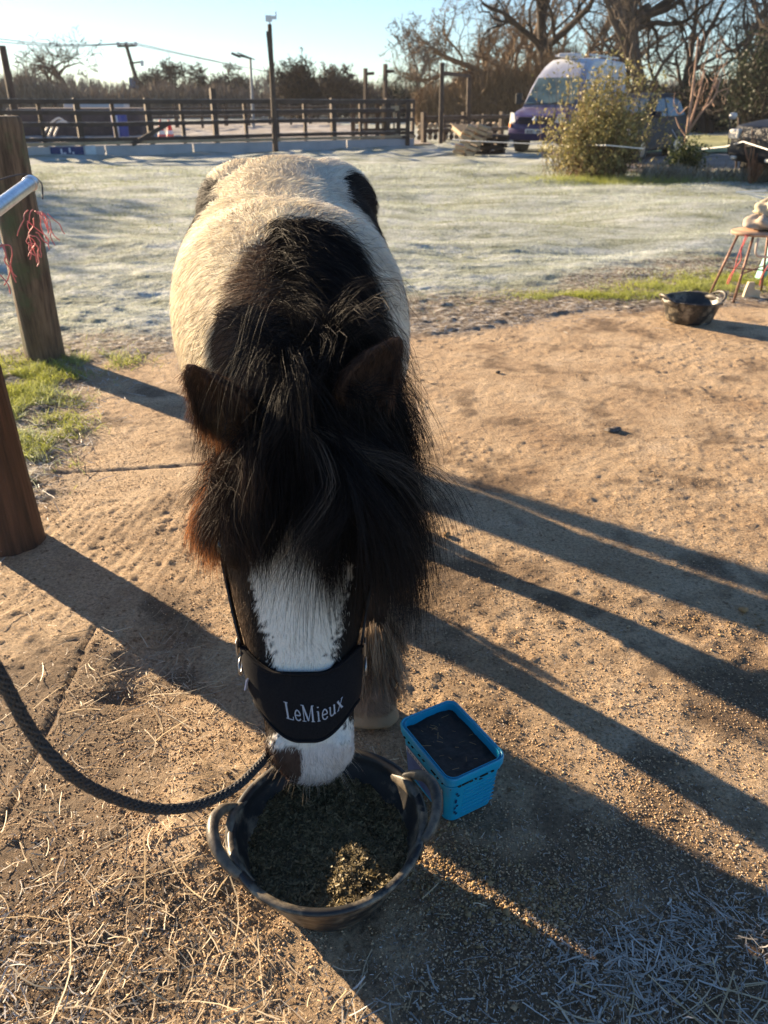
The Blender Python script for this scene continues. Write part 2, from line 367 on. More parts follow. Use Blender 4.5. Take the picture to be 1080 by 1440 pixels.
straw('chaff', [(.3, 1.2, .5, .35, 3), (-.9, 2.1, .5, .6, 3), (.9, 1.7, .6, .6, 3), (1.2, 2.8, 1.0, .9, 2), (-.3, 1.0, .7, .4, 3)], 9000, (.003, .014), (.0008, .002), (.33, .24, .15), (.60, .52, .44), 'tiny chaff and straw bits sprinkled over the concrete yard', (.001, .004))
straw('edge_straw', [(-1.55, 2.9, .12, .35, 2), (-1.25, 4.75, .6, .2, 1.5), (.8, 5.6, .9, .2, 1.6), (-1.6, 3.9, .15, .3, 1)], 1500, (.02, .12), (.0015, .004), (.42, .38, .33), (.62, .60, .56), 'frosted stalks lying along the edge of the slab')

def crumbs(name, spots, n, r, cA, cB, label, cat='crumbs'):
    # low-poly lumps, one object
    base = np.array([(1, 0, 0), (-1, 0, 0), (0, 1, 0), (0, -1, 0), (0, 0, 1), (0, 0, -.5)], float)
    fc = np.array([(0, 2, 4), (2, 1, 4), (1, 3, 4), (3, 0, 4), (2, 0, 5), (1, 2, 5), (3, 1, 5), (0, 3, 5)])
    tot = sum(s[4] for s in spots); xs = []; ys = []
    for (cx, cy, rx, ry, w) in spots:
        k = int(n*w/tot); xs.append(cx+rng.normal(0, 1, k)*rx); ys.append(cy+rng.normal(0, 1, k)*ry)
    x = np.concatenate(xs); y = np.concatenate(ys); n = len(x)
    kp = rng.uniform(0, 1, n) < sstep(.28, .56, fbm(x*3.3, y*3.3, 97)*.6+fbm(x*13, y*13, 98)*.4)+(n < 5000); x, y = x[kp], y[kp]; n = len(x)
    s = np.exp(rng.uniform(np.log(r[0]), np.log(r[1]), n)); s[rng.uniform(0, 1, n) < .012] *= 1.9; a = rng.uniform(0, 6.28, n)
    V = base[None]*rng.uniform(.55, 1.3, (n, 6, 3))*s[:, None, None]
    ca, sa = np.cos(a)[:, None], np.sin(a)[:, None]
    V = np.stack([V[..., 0]*ca-V[..., 1]*sa, V[..., 0]*sa+V[..., 1]*ca, V[..., 2]*.7], -1)
    V += np.stack([x, y, gh(x, y)+gdetail(x, y)+s*.25], -1)[:, None]
    F = (fc[None]+np.arange(n)[:, None, None]*6).reshape(-1, 3)
    f = rng.uniform(0, 1, (n, 1)); C = np.repeat(np.array(cA)*(1-f)+np.array(cB)*f, 6, 0)
    return tag(link(name, np_mesh(name, V.reshape(-1, 3), F, C), earth_m, None, False), label, cat, kind='stuff')
earth_m = attr_mat('earth_crumbs', .85, .2)
crumbs('soil_crumbs', [(.6, 1.5, .6, .5, 3.5), (-.6, 1.9, .5, .7, 3), (1.3, 2.6, 1.1, 1.0, 5), (-.45, 1.1, .3, .3, 3), (.3, 1.05, .25, .2, 2), (-1.0, 3.2, .4, .6, 1)], 120000, (.0009, .0038), (.27, .17, .09), (.64, .47, .30), 'small dry soil crumbs strewn across the concrete yard')
crumbs('spilled_feed', [(.13, 1.06, .06, .04, 2), (.27, .98, .08, .035, 3), (-.33, 1.2, .06, .05, 1), (.12, 1.2, .03, .03, .6), (1.0, 1.9, .12, .04, .8)], 1500, (.002, .006), (.22, .145, .07), (.40, .28, .15), 'spilled chopped feed beside the large feed tub', 'feed')
# ================================================================== THE PONY
# stations: x, y, z, half width, dorsal extent, ventral extent
ST = np.array([
 (-.352, 3.275, .93, .03, .03, .03),
 (-.350, 3.24, .93, .17, .17, .18),
 (-.345, 3.10, .925, .275, .275, .27),
 (-.335, 2.87, .895, .318, .340, .30),
 (-.315, 2.62, .86, .330, .335, .34),
 (-.290, 2.36, .83, .338, .330, .345),
 (-.255, 2.12, .82, .318, .345, .32),
 (-.230, 1.93, .82, .265, .315, .28),
 (-.208, 1.77, .82, .205, .255, .24),
 (-.192, 1.65, .80, .158, .200, .20),
 (-.182, 1.55, .755, .122, .155, .16),
 (-.178, 1.475, .69, .118, .125, .145),
 (-.176, 1.415, .60, .158, .118, .150),
 (-.176, 1.345, .49, .137, .102, .120),
 (-.168, 1.275, .38, .110, .082, .090),
 (-.157, 1.225, .285, .094, .068, .072),
 (-.150, 1.190, .215, .086, .063, .062),
 (-.149, 1.170, .170, .062, .046, .050),
 (-.149, 1.163, .152, .030, .02, .02)])
NS = len(ST)
def ring(s, th, off=0.):
    """surface point(s) of the trunk-neck-head tube at station s, angle th (0 = dorsal, + = +x side)"""
    s = np.asarray(s, float); th = np.asarray(th, float)
    S = cr(ST, s); e = 1e-2; T = cr(ST, np.clip(s+e, 0, NS-1-1e-4))[..., :3]-cr(ST, np.clip(s-e, 0, NS-1))[..., :3]
    T[..., 0] = 0; T = nrm(T)
    Dv = np.stack([0*T[..., 0], T[..., 2], -T[..., 1]], -1)   # dorsal
    c, si = np.cos(th), np.sin(th)
    a = np.where(c > 0, S[..., 4], S[..., 5])
    w = S[..., 3]
    n = 2.25; k = (np.abs(c)**n+np.abs(si)**n)**(-1/n)
    return S[..., :3]+Dv*((a*k+off)*c)[..., None]+np.array([1., 0, 0])*((w*k+off)*si)[..., None]

def make_body():
    b = MB(); NR, NT = 120, 40
    s = np.linspace(0, NS-1, NR); th = np.arange(NT)/NT*2*np.pi
    Sg, Tg = np.meshgrid(s, th, indexing='ij'); V = ring(Sg, Tg).reshape(-1, 3)
    F = [(i*NT+k, i*NT+(k+1) % NT, (i+1)*NT+(k+1) % NT, (i+1)*NT+k) for i in range(NR-1) for k in range(NT)]
    F += [tuple(range(NT-1, -1, -1)), tuple((NR-1)*NT+k for k in range(NT))]
    b.add(V, F)
    def leg(pts, rr, n=12):
        p = cr([tuple(q)+(r,) for q, r in zip(pts, rr)], np.linspace(0, len(pts)-1, 34))
        b.tube([Vector(q[:3]) for q in p], [q[3] for q in p], n)
    # fore legs (one stepped forward), hind legs
    leg([(-.10, 1.95, .80), (-.075, 1.86, .62), (-.055, 1.74, .46), (-.04, 1.62, .33), (-.035, 1.575, .22), (-.032, 1.545, .13), (-.03, 1.52, .07), (-.03, 1.50, .005)], [.13, .105, .070, .055, .041, .050, .054, .074])
    leg([(-.36, 1.98, .80), (-.375, 2.02, .62), (-.38, 2.13, .47), (-.38, 2.21, .35), (-.38, 2.27, .22), (-.38, 2.30, .12), (-.38, 2.29, .06), (-.38, 2.27, .005)], [.13, .100, .060, .050, .038, .044, .048, .062])
    for x0, dy in ((-.48, -.20), (-.19, .04)):
        leg([(x0+.02, 2.92, .88), (x0, 2.95+dy*.3, .70), (x0, 2.98+dy, .55), (x0, 3.06+dy, .42), (x0, 3.05+dy, .28), (x0, 3.04+dy, .13), (x0, 3.02+dy, .06), (x0, 3.01+dy, .005)], [.20, .15, .085, .052, .041, .045, .048, .060])
    # withers and crest, brow bones, jowls, nostril wings, chin
    def ball(c, r, n=14):
        b.lathe([(max(1e-3, math.sin(math.pi*i/n)), -math.cos(math.pi*i/n)) for i in range(n+1)], (0, 0, 0), 18)
        for i in range(len(b.v)-18*(n+1), len(b.v)):
            v = b.v[i]; b.v[i] = (c[0]+v[0]*r[0], c[1]+v[1]*r[1], c[2]+v[2]*r[2])
    ball((-.245, 2.06, 1.06), (.09, .20, .105)); ball((-.335, 2.88, 1.10), (.16, .2, .13))
    for sx in (-1, 1):
        ball((-.335+sx*.135, 2.88, 1.06), (.17, .24, .16))
        ball((-.176+sx*.118, 1.325, .625), (.030, .045, .05)); ball((-.176+sx*.085, 1.48, .56), (.055, .08, .12))
        ball((-.151+sx*.058, 1.165, .235), (.034, .034, .045))
    ball((-.15, 1.21, .16), (.05, .045, .035))
    # ears: cupped cones
    def ear(base, tip, w, face):
        base = Vector(base); tip = Vector(tip); ax = (tip-base); L = ax.length; ax.normalize(); fc = Vector(face); fc = (fc-ax*fc.dot(ax)).normalized(); sd = ax.cross(fc)
        n = 12; V = []; F = []; N2 = 9
        for i in range(n+1):
            t = i/n; ww = w*(.72+.65*math.sin(math.pi*min(1, t*1.05)**.8)*.55)*(1-t**3.2)+.004
            th = .015*(1-t*.45); 
            for ins in (0, 1):
                for k in range(N2):
                    a = -math.pi*.62+k/(N2-1)*math.pi*1.24; r = ww-ins*th
                    V.append(base+ax*(L*t-(ins*.004))+sd*(math.sin(a)*r*1.0)-fc*(math.cos(a)*r*.75-ww*.35)+fc*(.02*t*t))
        M = 2*N2
        for i in range(n):
            a, c = i*M, (i+1)*M
            for k in range(N2-1):
                F.append((a+k, a+k+1, c+k+1, c+k)); F.append((a+N2+k, c+N2+k, c+N2+k+1, a+N2+k+1))
            F.append((a, c, c+N2, a+N2)); F.append((a+N2-1, a+2*N2-1, c+2*N2-1, c+N2-1))
        for k in range(N2-1):
            F.append((k, N2+k, N2+k+1, k+1)); c = n*M; F.append((c+k, c+k+1, c+N2+k+1, c+N2+k))
        b.add(V, F)
    ear(EARL[0], EARL[1], .050, (-.25, -1, .1)); ear(EARR[0], EARR[1], .050, (.5, -1, .1))
    me = bpy.data.meshes.new('body'); me.from_pydata(b.v, [], b.f); me.update()
    tmp = bpy.data.objects.new('tmp', me); col.objects.link(tmp)
    bmm = bmesh.new(); bmm.from_mesh(me); bmesh.ops.recalc_face_normals(bmm, faces=bmm.faces); bmm.to_mesh(me); bmm.free()
    q = tmp.modifiers.new('r', 'REMESH'); q.mode = 'VOXEL'; q.voxel_size = .0075
    q = tmp.modifiers.new('s', 'SMOOTH'); q.iterations = 7; q.factor = .5
    dg = bpy.context.evaluated_depsgraph_get(); me2 = bpy.data.meshes.new_from_object(tmp.evaluated_get(dg))
    bpy.data.objects.remove(tmp); return me2
EARL = ((-.272, 1.40, .84), (-.362, 1.39, .985)); EARR = ((-.075, 1.43, .87), (.030, 1.50, 1.0))

DK = np.array([.014, .010, .0085]); BR = np.array([.17, .10, .062]); CRM = np.array([.79, .70, .54]); WH = np.array([.82, .78, .73])
def coat(p):
    """coat colour at body points (N,3)"""
    x, y, z = p[:, 0], p[:, 1], p[:, 2]; n = len(x)
    j = (fbm(y*9+z*5, x*9+z*4, 101)-.5); j2 = (fbm(y*50+z*60, x*60+z*30, 102)-.5)*.03
    cx = np.interp(y, ST[::-1, 1], ST[::-1, 0])
    C = np.empty((n, 3)); body = y > 1.60
    # --- trunk: cream white, dark hips, dark shoulders/neck with ragged rear edge
    cream = (CRM[None]*(1-sstep(-.05, .15, x-cx)[:, None]*.6)+WH[None]*sstep(-.05, .15, x-cx)[:, None]*.6)
    dirt = sstep(.9, .6, z)[:, None]*.25; cream = cream*(1-dirt)+np.array([.42, .30, .19])*dirt
    hipL = (x-cx < -.19+j*.08-.1*(z-1.0)) & (y > 2.45+j*.3) & (z < 1.17+j*.1)
    hipR = ((x-cx > .20+j*.08-.1*(z-1.0)) & (y > 2.50+j*.3) & (z < 1.17+j*.1))
    flankR = (x-cx > .22) & (y > 2.1) & (z < .92+.15*(y-2.1)+j*.2)
    # shoulder edge: dark in front of it; starts at the withers and runs down and forward
    dx = x-cx
    edge = 1.865+.10*(z-1.1)-.85*np.clip(-dx-.02, 0, 1)-.55*np.clip(dx-.10, 0, 1)+j*.16+j2
    neck = y < edge
    dk = hipL | hipR | flankR | neck
    C[:] = cream; darkc = DK[None]*(1+rng.uniform(0, .6, (n, 1)))
    sun_brn = sstep(.08, -.08, dx)[:, None]*.75*sstep(2.2, 2.0, y)[:, None]  # sunlit brown of the -x neck side painted into the dark coat
    darkc = darkc*(1-sun_brn)+BR*sun_brn
    C[dk] = darkc[dk]
    # --- legs: dark with pale feathers
    low = z < .50
    lc = np.array([.06, .038, .026])*np.ones((n, 3)); f = sstep(.30, .16, z+j*.1)[:, None]; lc = lc*(1-f)+np.array([.34, .26, .19])*f
    C[low & body] = lc[low & body]; frontleg = (~body) & (x > -.13) & (y > 1.44) & (z < .5); C[frontleg] = lc[frontleg]
    ears = (z > .885) & (y < 1.56) & (np.abs(x+.165) > .07); C[ears] = np.array([.085, .042, .024])*(.5+.9*rng.uniform(0, 1, (ears.sum(), 1)))
    hoof = (z < .06) & (y > 1.35); C[hoof] = np.array([.30, .23, .15])
    # --- head
    hd = (y < 1.60) & ~frontleg & ~hoof & ~ears
    hx = x-np.interp(z, ST[:9:-1, 2], ST[:9:-1, 0])
    hc = DK[None]*np.ones((n, 3)); backlit_tan = sstep(-.07, -.12, hx)*sstep(.45, .7, z+j*.1)*sstep(1.32, 1.42, y)*sstep(.90, .84, z); hc = hc*(1-backlit_tan[:, None])+np.array([.30, .13, .05])*backlit_tan[:, None]  # orange of backlit fur painted into the -x cheek colour
    cheek = sstep(-.07, -.11, hx)*sstep(.66, .5, z); hc = hc*(1-cheek[:, None]*.7)+np.array([.07, .04, .022])*cheek[:, None]*.7
    bw = np.interp(z, [.24, .30, .40, .50, .58, .68, .78], [.10, .062, .056, .078, .100, .060, .008])
    blz = (np.abs(hx-.012+j*.02+j2*.12+rng.normal(0, .006, n)) < bw) & (y < 1.42) & (z < .80)
    hc[blz] = WH*np.array([1, .96, .90])
    muz = (z < .262+j*.03) ; white_m = muz & (hx > -.020+j*.03+(.20-z)*-.25); hc[white_m] = np.array([.68, .60, .55])*(.85+.25*fbm(x[white_m]*60, z[white_m]*60, 131))[:, None]
    hc[muz & ~white_m] = np.array([.09, .052, .038])
    lip = (z < .172) & (y < 1.19); hc[lip & (hx > -.045)] = np.array([.50, .36, .30])
    C[hd] = hc[hd]
    return C

pony = empty('pony', (-.2, 2.2, 0))
tag(pony, 'black and cream piebald pony with a thick black forelock eating from the tub', 'pony')
PINV = Vector((.2, -2.2, 0))
me = make_body(); nV = len(me.vertices)
V = np.empty(nV*3, np.float32); me.vertices.foreach_get('co', V); V = V.reshape(-1, 3).astype(float)
# hollow the nostrils
for sx in (-1, 1):
    c = np.array([-.151+sx*.082, 1.140, .232]); d = np.linalg.norm((V-c)*np.array([1, 1, .75]), axis=1)
    V[:, 1] += .012*np.exp(-(d/.016)**2)
me.vertices.foreach_set('co', V.astype(np.float32).ravel()); me.update()
CC = coat(V)
for sx in (-1,):
    c = np.array([-.151+sx*.090, 1.15, .232]); CC[np.linalg.norm((V-c)*np.array([1, 1, .7]), axis=1) < .014] = (.02, .012, .01)
a = me.color_attributes.new('Col', 'FLOAT_COLOR', 'POINT'); a.data.foreach_set('color', np.concatenate([CC, np.ones((nV, 1))], 1).astype(np.float32).ravel())
coat_m = attr_mat('pony_coat', .75, .2, 0, 260, .5, .002)
body = link('body', me, coat_m, pony); body.matrix_parent_inverse = Matrix.Translation(PINV)
bpy.context.view_layer.update()
bvh = BVHTree.FromPolygons([tuple(v) for v in V], [tuple(p.vertices) for p in me.polygons])
def own(o):
    if o.parent is pony: o.matrix_parent_inverse = Matrix.Translation(PINV)
    return o

fur_m = attr_mat('fur', .65, .22, .28)
hair_m = attr_mat('long_hair', .68, .12, .05)
def fur():
    me.calc_loop_triangles(); nT = len(me.loop_triangles)
    T = np.empty(nT*3, np.int32); me.loop_triangles.foreach_get('vertices', T); T = T.reshape(-1, 3)
    A, B, Cc = V[T[:, 0]], V[T[:, 1]], V[T[:, 2]]; N = np.cross(B-A, Cc-A); ar = np.linalg.norm(N, axis=1)
    cen = (A+B+Cc)/3
    # denser on the head and near surfaces
    w = ar*np.where(cen[:, 1] < 1.5, 3.2, np.where(cen[:, 1] < 2.1, 2.0, 1.2)); w[cen[:, 2] < .06] = 0
    n = 330000; idx = rng.choice(nT, n, p=w/w.sum()); r1 = np.sqrt(rng.uniform(0, 1, n))[:, None]; r2 = rng.uniform(0, 1, n)[:, None]
    P = A[idx]*(1-r1)+B[idx]*r1*(1-r2)+Cc[idx]*r1*r2; Nn = nrm(N[idx])
    x, y, z = P.T; head = (y < 1.50) & ~((x > -.12) & (y > 1.44) & (z < .5))
    cx = np.interp(y, ST[::-1, 1], ST[::-1, 0])
    fl = np.stack([(x-cx)*1.2, .75*np.ones(n), -.55*np.ones(n)], -1)
    fl[head] = np.array([0, -.25, -1.]); 
    fr = head & (np.abs(x+.17) < .09); fl[fr] += np.stack([(x[fr]+.165)*5, 0*x[fr], 0*x[fr]], -1)
    legm = (z < .5) & ~head; fl[legm] = np.array([0, .15, -1.])
    fl = fl+(np.stack([fbm(y*6, z*6, 111), fbm(z*6, y*6+x*6, 112), fbm(x*8, y*8, 113)], -1)-.5)*1.7+(np.stack([fbm(y*22, z*22, 114), fbm(z*22, x*22, 115), fbm(x*25, y*25, 116)], -1)-.5)*.9+rng.normal(0, .14, (n, 3))
    fl = fl-Nn*(fl*Nn).sum(1, keepdims=True); fl = nrm(fl)
    L = np.where(head, rng.uniform(.007, .015, n), rng.uniform(.022, .048, n)); L = np.where(legm, rng.uniform(.010, .022, n), L)
    top = (z > 1.0) & ~head; L = np.where(top, L*1.15, L)
    L = np.where((y < 1.19) & (z < .19), rng.uniform(.008, .022, n), L)
    jaw = head & (y > 1.36); L = np.where(jaw, rng.uniform(.02, .045, n), L)
    # ears short
    earz = (z > .90) & (y < 1.56); L = np.where(earz, rng.uniform(.012, .028, n), L)
    # beneath the noseband nothing
    band = (z > .30) & (z < .385) & (y < 1.34) & ~((x > -.12) & (y > 1.44)); L = np.where(band, .003, L)
    up = np.where(head, .22, .34)+rng.uniform(-.1, .22, n); K = 4; t = np.linspace(0, 1, K)[None, :, None]
    up = np.where(jaw, up+.15, up)
    Q = P[:, None]+(fl[:, None]*t+Nn[:, None]*(up[:, None, None]*(t-.45*t*t)))*L[:, None, None]-np.array([0, 0, 1])*(t**2*L[:, None, None]*.15)
    Q = Q-Nn[:, None]*.001
    W = rng.uniform(.0007, .0012, n)*np.where(head, .85, 1.25); Wk = W[:, None]*np.array([1, .95, .7, .15])[None]
    C = coat(P)*rng.uniform(.72, 1.18, (n, 1))*(.72+.5*fbm(z*38+x*30, y*14, 121))[:, None]
    C = np.clip(C, 0, .85); lum = C.sum(1) < .25; g = lum & (rng.uniform(0, 1, n) < .05) & ~head; C[g] = C[g]*3+.03
    own(strands('coat_fur', Q, Wk, C, fur_m, pony, Nn+rng.normal(0, .45, (n, 3))))
fur()

def drape(roots, dirs, L, off, grav=.35, K=13, keep=.62):
    """let guide hairs fall over the body surface"""
    out = np.empty((len(roots), K, 3))
    for i in range(len(roots)):
        p = Vector(roots[i]); d = Vector(dirs[i]).normalized(); sg = L[i]/(K-1); out[i, 0] = p; g = Vector((0, 0, -1))
        for k in range(1, K):
            d = (d*keep+g*grav*(.5+.9*k/K)).normalized(); p = p+d*sg
            o = off[i]*min(1, k/3)+.003
            loc, nn, _, dist = bvh.find_nearest(p, .3)
            if loc is not None:
                s = (p-loc).dot(nn)
                if s < o:
                    q = loc+nn*o; d2 = q-Vector(out[i, k-1])
                    if d2.length > 1e-5: d = d2.normalized()
                    p = Vector(out[i, k-1])+d*sg
            out[i, k] = p
    return out
def hairs(name, G, nper, spread, C, W=.0011, tipspread=.012, parent=None, frizz=.003, m=None):
    S, K, _ = G.shape; Q = np.repeat(G, nper, 0); n = len(Q); t = np.linspace(0, 1, K)[None, :, None]
    o0 = rng.normal(0, spread, (n, 1, 3)); o1 = rng.normal(0, tipspread, (n, 1, 3))
    # clumps draw together towards the tips
    Q = Q+o0*(1-.45*t)+o1*t**1.5
    ph = rng.uniform(0, 6.28, (n, 1, 3)); Q = Q+np.sin(ph+t*rng.uniform(4, 12, (n, 1, 1)))*frizz*t
    ln = rng.uniform(.72, 1.06, n); idx = np.linspace(0, 1, K)[None]*ln[:, None]*(K-1); i0 = np.clip(np.floor(idx).astype(int), 0, K-2); f = (idx-i0)[..., None]
    r = np.arange(n)[:, None]; Q = Q[r, i0]*(1-f)+Q[r, i0+1]*f
    w = W*rng.uniform(.6, 1.3, (n, 1))*(1-np.linspace(0, 1, K)[None]**2*.8)
    Cn = np.repeat(C, nper, 0)*rng.uniform(.7, 1.5, (n, 1)) if C.ndim == 2 else np.tile(C, (n, 1))*rng.uniform(.6, 1.6, (n, 1))
    return own(strands(name, Q, w, Cn, m or hair_m, parent or pony))
HB = np.array([.0105, .008, .0078])
def mane():
    # forelock: sprung from the poll between the ears, mopping over brow, cheeks and eyes
    n = 950; u = rng.uniform(-1, 1, n); s = rng.uniform(10.1, 11.15, n); th = np.where(u < 0, u*.72, u*.95)
    Rt = ring(s, th, -.004); d = np.stack([u*.95+rng.normal(0, .12, n), -.85+.35*np.abs(u)+rng.normal(0, .1, n), .42+rng.normal(0, .12, n)], -1)
    L = .232-.03*np.abs(u)+rng.normal(0, .040, n); L = np.where(u > .35, L+.11, L); L = np.where(np.abs(u-.02) < .11, L-.12, L)
    off = np.abs(rng.uniform(.0, .080, n))*(.50+.75*np.abs(u))
    G = drape(Rt, d, L, off, .36)
    hb = np.repeat(HB[None], n, 0); e = sstep(-.15, -.8, u)[:, None]*.8; hb = hb*(1-e)+np.array([.055, .030, .019])*e  # sunlit brown of the -x fringe put into the hair colour
    hairs('forelock', G, 32, .009, hb, .0010, .011, frizz=.007)
    # mane: most of it thrown to the +x side of the neck, long over the cheek
    n = 1000; s = rng.uniform(7.0, 10.5, n); u = rng.normal(.15, .55, n); th = rng.uniform(-.16, .30, n)
    Rt = ring(s, th, -.004); side = np.where((rng.uniform(0, 1, n) < .97) | (s > 8.6), 1., -1.)
    d = np.stack([side*.9+rng.normal(0, .15, n), -.15+rng.normal(0, .3, n), .10+rng.normal(0, .12, n)], -1)
    f = (s-7.0)/3.6; L = np.where(side > 0, .14+.46*f, .06+.04*f)+rng.normal(0, .03, n)
    L = np.clip(L, .06, .6); off = rng.uniform(.0, .022, n)+f**2.2*rng.uniform(0, .17, n)*(side > 0)
    G = drape(Rt, d, L, off, .33)
    C = np.tile(HB, (n, 1)); pal = rng.uniform(0, 1, n) < .04; C[pal] = (.06, .045, .035)
    hairs('mane', G, 28, .010, C, .00095, .018, frizz=.008)
    # roached fuzzy short hair along the crest and withers
    n = 9500; s = rng.uniform(6.1, 11.15, n); th = rng.normal(-.05, .50, n); Rt = ring(s, th, -.002)
    d = np.stack([rng.normal(.15, .5, n), rng.normal(.1, .55, n), rng.uniform(.5, 1.1, n)], -1)
    K = 7; t = np.linspace(0, 1, K)[None, :, None]; L = rng.uniform(.018, .058, n)[:, None, None]
    P = Rt[:, None]+nrm(d)[:, None]*t*L+np.array([.35, .1, -.55])*(t**2)*L*.9
    f = rng.uniform(0, 1, (n, 1)); cc = np.where(f < .10, np.array([[.20, .15, .11]]), np.where(f < .55, np.array([[.085, .055, .038]]), HB[None]))
    cw = s < 7.35; cc[cw] = np.where(rng.uniform(0, 1, (cw.sum(), 1)) < .7, CRM[None], BR[None])
    own(strands('crest_hair', P, .0011*(1-np.linspace(0, .8, K))[None]*np.ones((n, 1)), cc, fur_m, pony))
    # fluffy winter hair on the -x cheek, backlit orange put into its colour
    n = 700; s = rng.uniform(10.5, 12.0, n); th = rng.uniform(-1.95, -1.15, n); Rt = ring(s, th, -.002)
    d = np.stack([rng.normal(-.9, .3, n), rng.normal(-.1, .3, n), rng.normal(-.25, .2, n)], -1)
    G = drape(Rt, d, rng.uniform(.07, .14, n), rng.uniform(.005, .06, n), .4)
    hairs('cheek_hair', G, 22, .009, np.array([[.40, .17, .06]])*rng.uniform(.5, 1.3, (n, 1)), .0009, .012, frizz=.004, m=fur_m)
    # feathers on the fetlocks
    Gs = []
    for (cx, cy) in ((-.032, 1.55), (-.38, 2.28), (-.48, 2.88), (-.19, 3.13)):
        n = 230; a = rng.uniform(0, 6.28, n); zz = rng.uniform(.09, .30, n)
        Rt = np.stack([cx+np.cos(a)*.045, cy+np.sin(a)*.045, zz], -1); d = np.stack([np.cos(a)*.35, np.sin(a)*.35+.1, -np.ones(n)], -1)
        K = 9; t = np.linspace(0, 1, K)[None, :, None]; L = np.minimum(rng.uniform(.07, .14, n), zz-.028)[:, None, None]
        Gs.append(Rt[:, None]+d[:, None]*t*L+np.stack([np.cos(a), np.sin(a), 0*a], -1)[:, None]*(.012*np.sin(t*2.6)))
    G = np.concatenate(Gs); f = rng.uniform(0, 1, (len(G), 1)); C = np.array([.05, .033, .024])*(1-f)+np.array([.42, .33, .24])*f
    hairs('fetlock_feather', G, 16, .005, C, .0012, .005, m=fur_m)
    # tail
    n = 200; Rt = np.stack([-.352+rng.normal(0, .02, n), np.full(n, 3.25), 1.06+rng.normal(0, .02, n)], -1); d = np.stack([rng.normal(0, .12, n), np.full(n, .8), np.full(n, -.1)], -1)
    G = drape(Rt, d, rng.uniform(.7, .98, n), rng.uniform(0, .06, n), .5)
    hairs('tail', G, 20, .008, np.where(rng.uniform(0, 1, (n, 1)) < .4, CRM[None]*.8, HB[None]), .0016, .015)
    # whiskers
    n = 90; a = rng.uniform(-1.8, 1.8, n); s = rng.uniform(15.5, 17.3, n); Rt = ring(s, a, 0.)
    d = nrm(Rt-np.array([-.15, 1.20, .24])); t = np.linspace(0, 1, 5)[None, :, None]; L = rng.uniform(.015, .04, n)[:, None, None]
    P = Rt[:, None]+(d[:, None]*t+np.array([0, 0, -.5])*t*t)*L
    own(strands('whiskers', P, .0006*(1-np.linspace(0, .7, 5))[None]*np.ones((n, 1)), np.tile(np.array([.5, .42, .33]), (n, 1)), fur_m, pony))
    eye_m = mat('eye', (.015, .008, .005), rough=.08)
    for sx in (-1, 1):
        e = MB(); e.lathe([(max(1e-4, .019*math.sin(math.pi*i/12)), -.019*math.cos(math.pi*i/12)) for i in range(13)], (-.176+sx*.135, 1.315, .625), 20)
        own(e.build('eye', eye_m, pony, True))
mane()

# ------------------------------------------------------------------ headcollar
hc = own(empty('headcollar', (0, 0, 0))); hc.parent = pony; hc.matrix_parent_inverse = Matrix.Translation(PINV)
fleece = mat('black_fleece', (.0085, .008, .009), (.016, .015, .017), .95, 300, bs=700, bstr=.6, bd=.001, spec=.15)
web = mat('black_webbing', (.012, .011, .012), (.03, .028, .03), .7, 200, bs=500, bstr=.5, bd=.001)
steel = mat('dull_steel', (.45, .45, .46), (.3, .3, .3), .35, 40, metal=1)
def band_s(th, v):
    """station on the padded band: v=0 upper edge, 1 lower edge"""
    a = np.abs(th); top = 14.12-.34*sstep(.35, 1.3, a); bot = 15.52-.72*sstep(.15, 1.3, a)
    back = sstep(1.5, 2.0, a); m = (top+bot)/2; top = top*(1-back)+(m-.12)*back; bot = bot*(1-back)+(m+.12)*back
    return top*(1-v)+bot*v
def band_pt(th, v, lift=0.):
    th = np.asarray(th, float); v = np.asarray(v, float)
    pad = .0075+.0095*np.clip(1-np.abs(2*v-1)**3.5, 0, 1)*(1-.7*sstep(1.4, 1.9, np.abs(th)))
    return ring(band_s(th, v), th, pad+lift)
nt_, nv_ = 120, 18
TH, VV = np.meshgrid(np.linspace(-np.pi, np.pi, nt_), np.linspace(0, 1, nv_))
outer = band_pt(TH, VV).reshape(-1, 3); inner = ring(band_s(TH, VV), TH, .001).reshape(-1, 3)
Fo = grid_faces(nt_, nv_); N0 = nt_*nv_; Fi = Fo[:, ::-1]+N0
e1 = np.arange(nt_-1); top = np.stack([e1, e1+N0, e1+1+N0, e1+1], -1); b0 = (nv_-1)*nt_; bot = np.stack([b0+e1, b0+e1+1, b0+e1+1+N0, b0+e1+N0], -1)
nb = own(link('noseband', np_mesh('noseband', np.concatenate([outer, inner]), np.concatenate([Fo, Fi, top, bot])), fleece, hc))
# piping on both edges
for v in (.02, .98):
    p = MB(); p.tube([Vector(q) for q in band_pt(np.linspace(-1.55, 1.55, 70), v, .002)], .0032, 6); own(p.build('piping', fleece, nb, True))
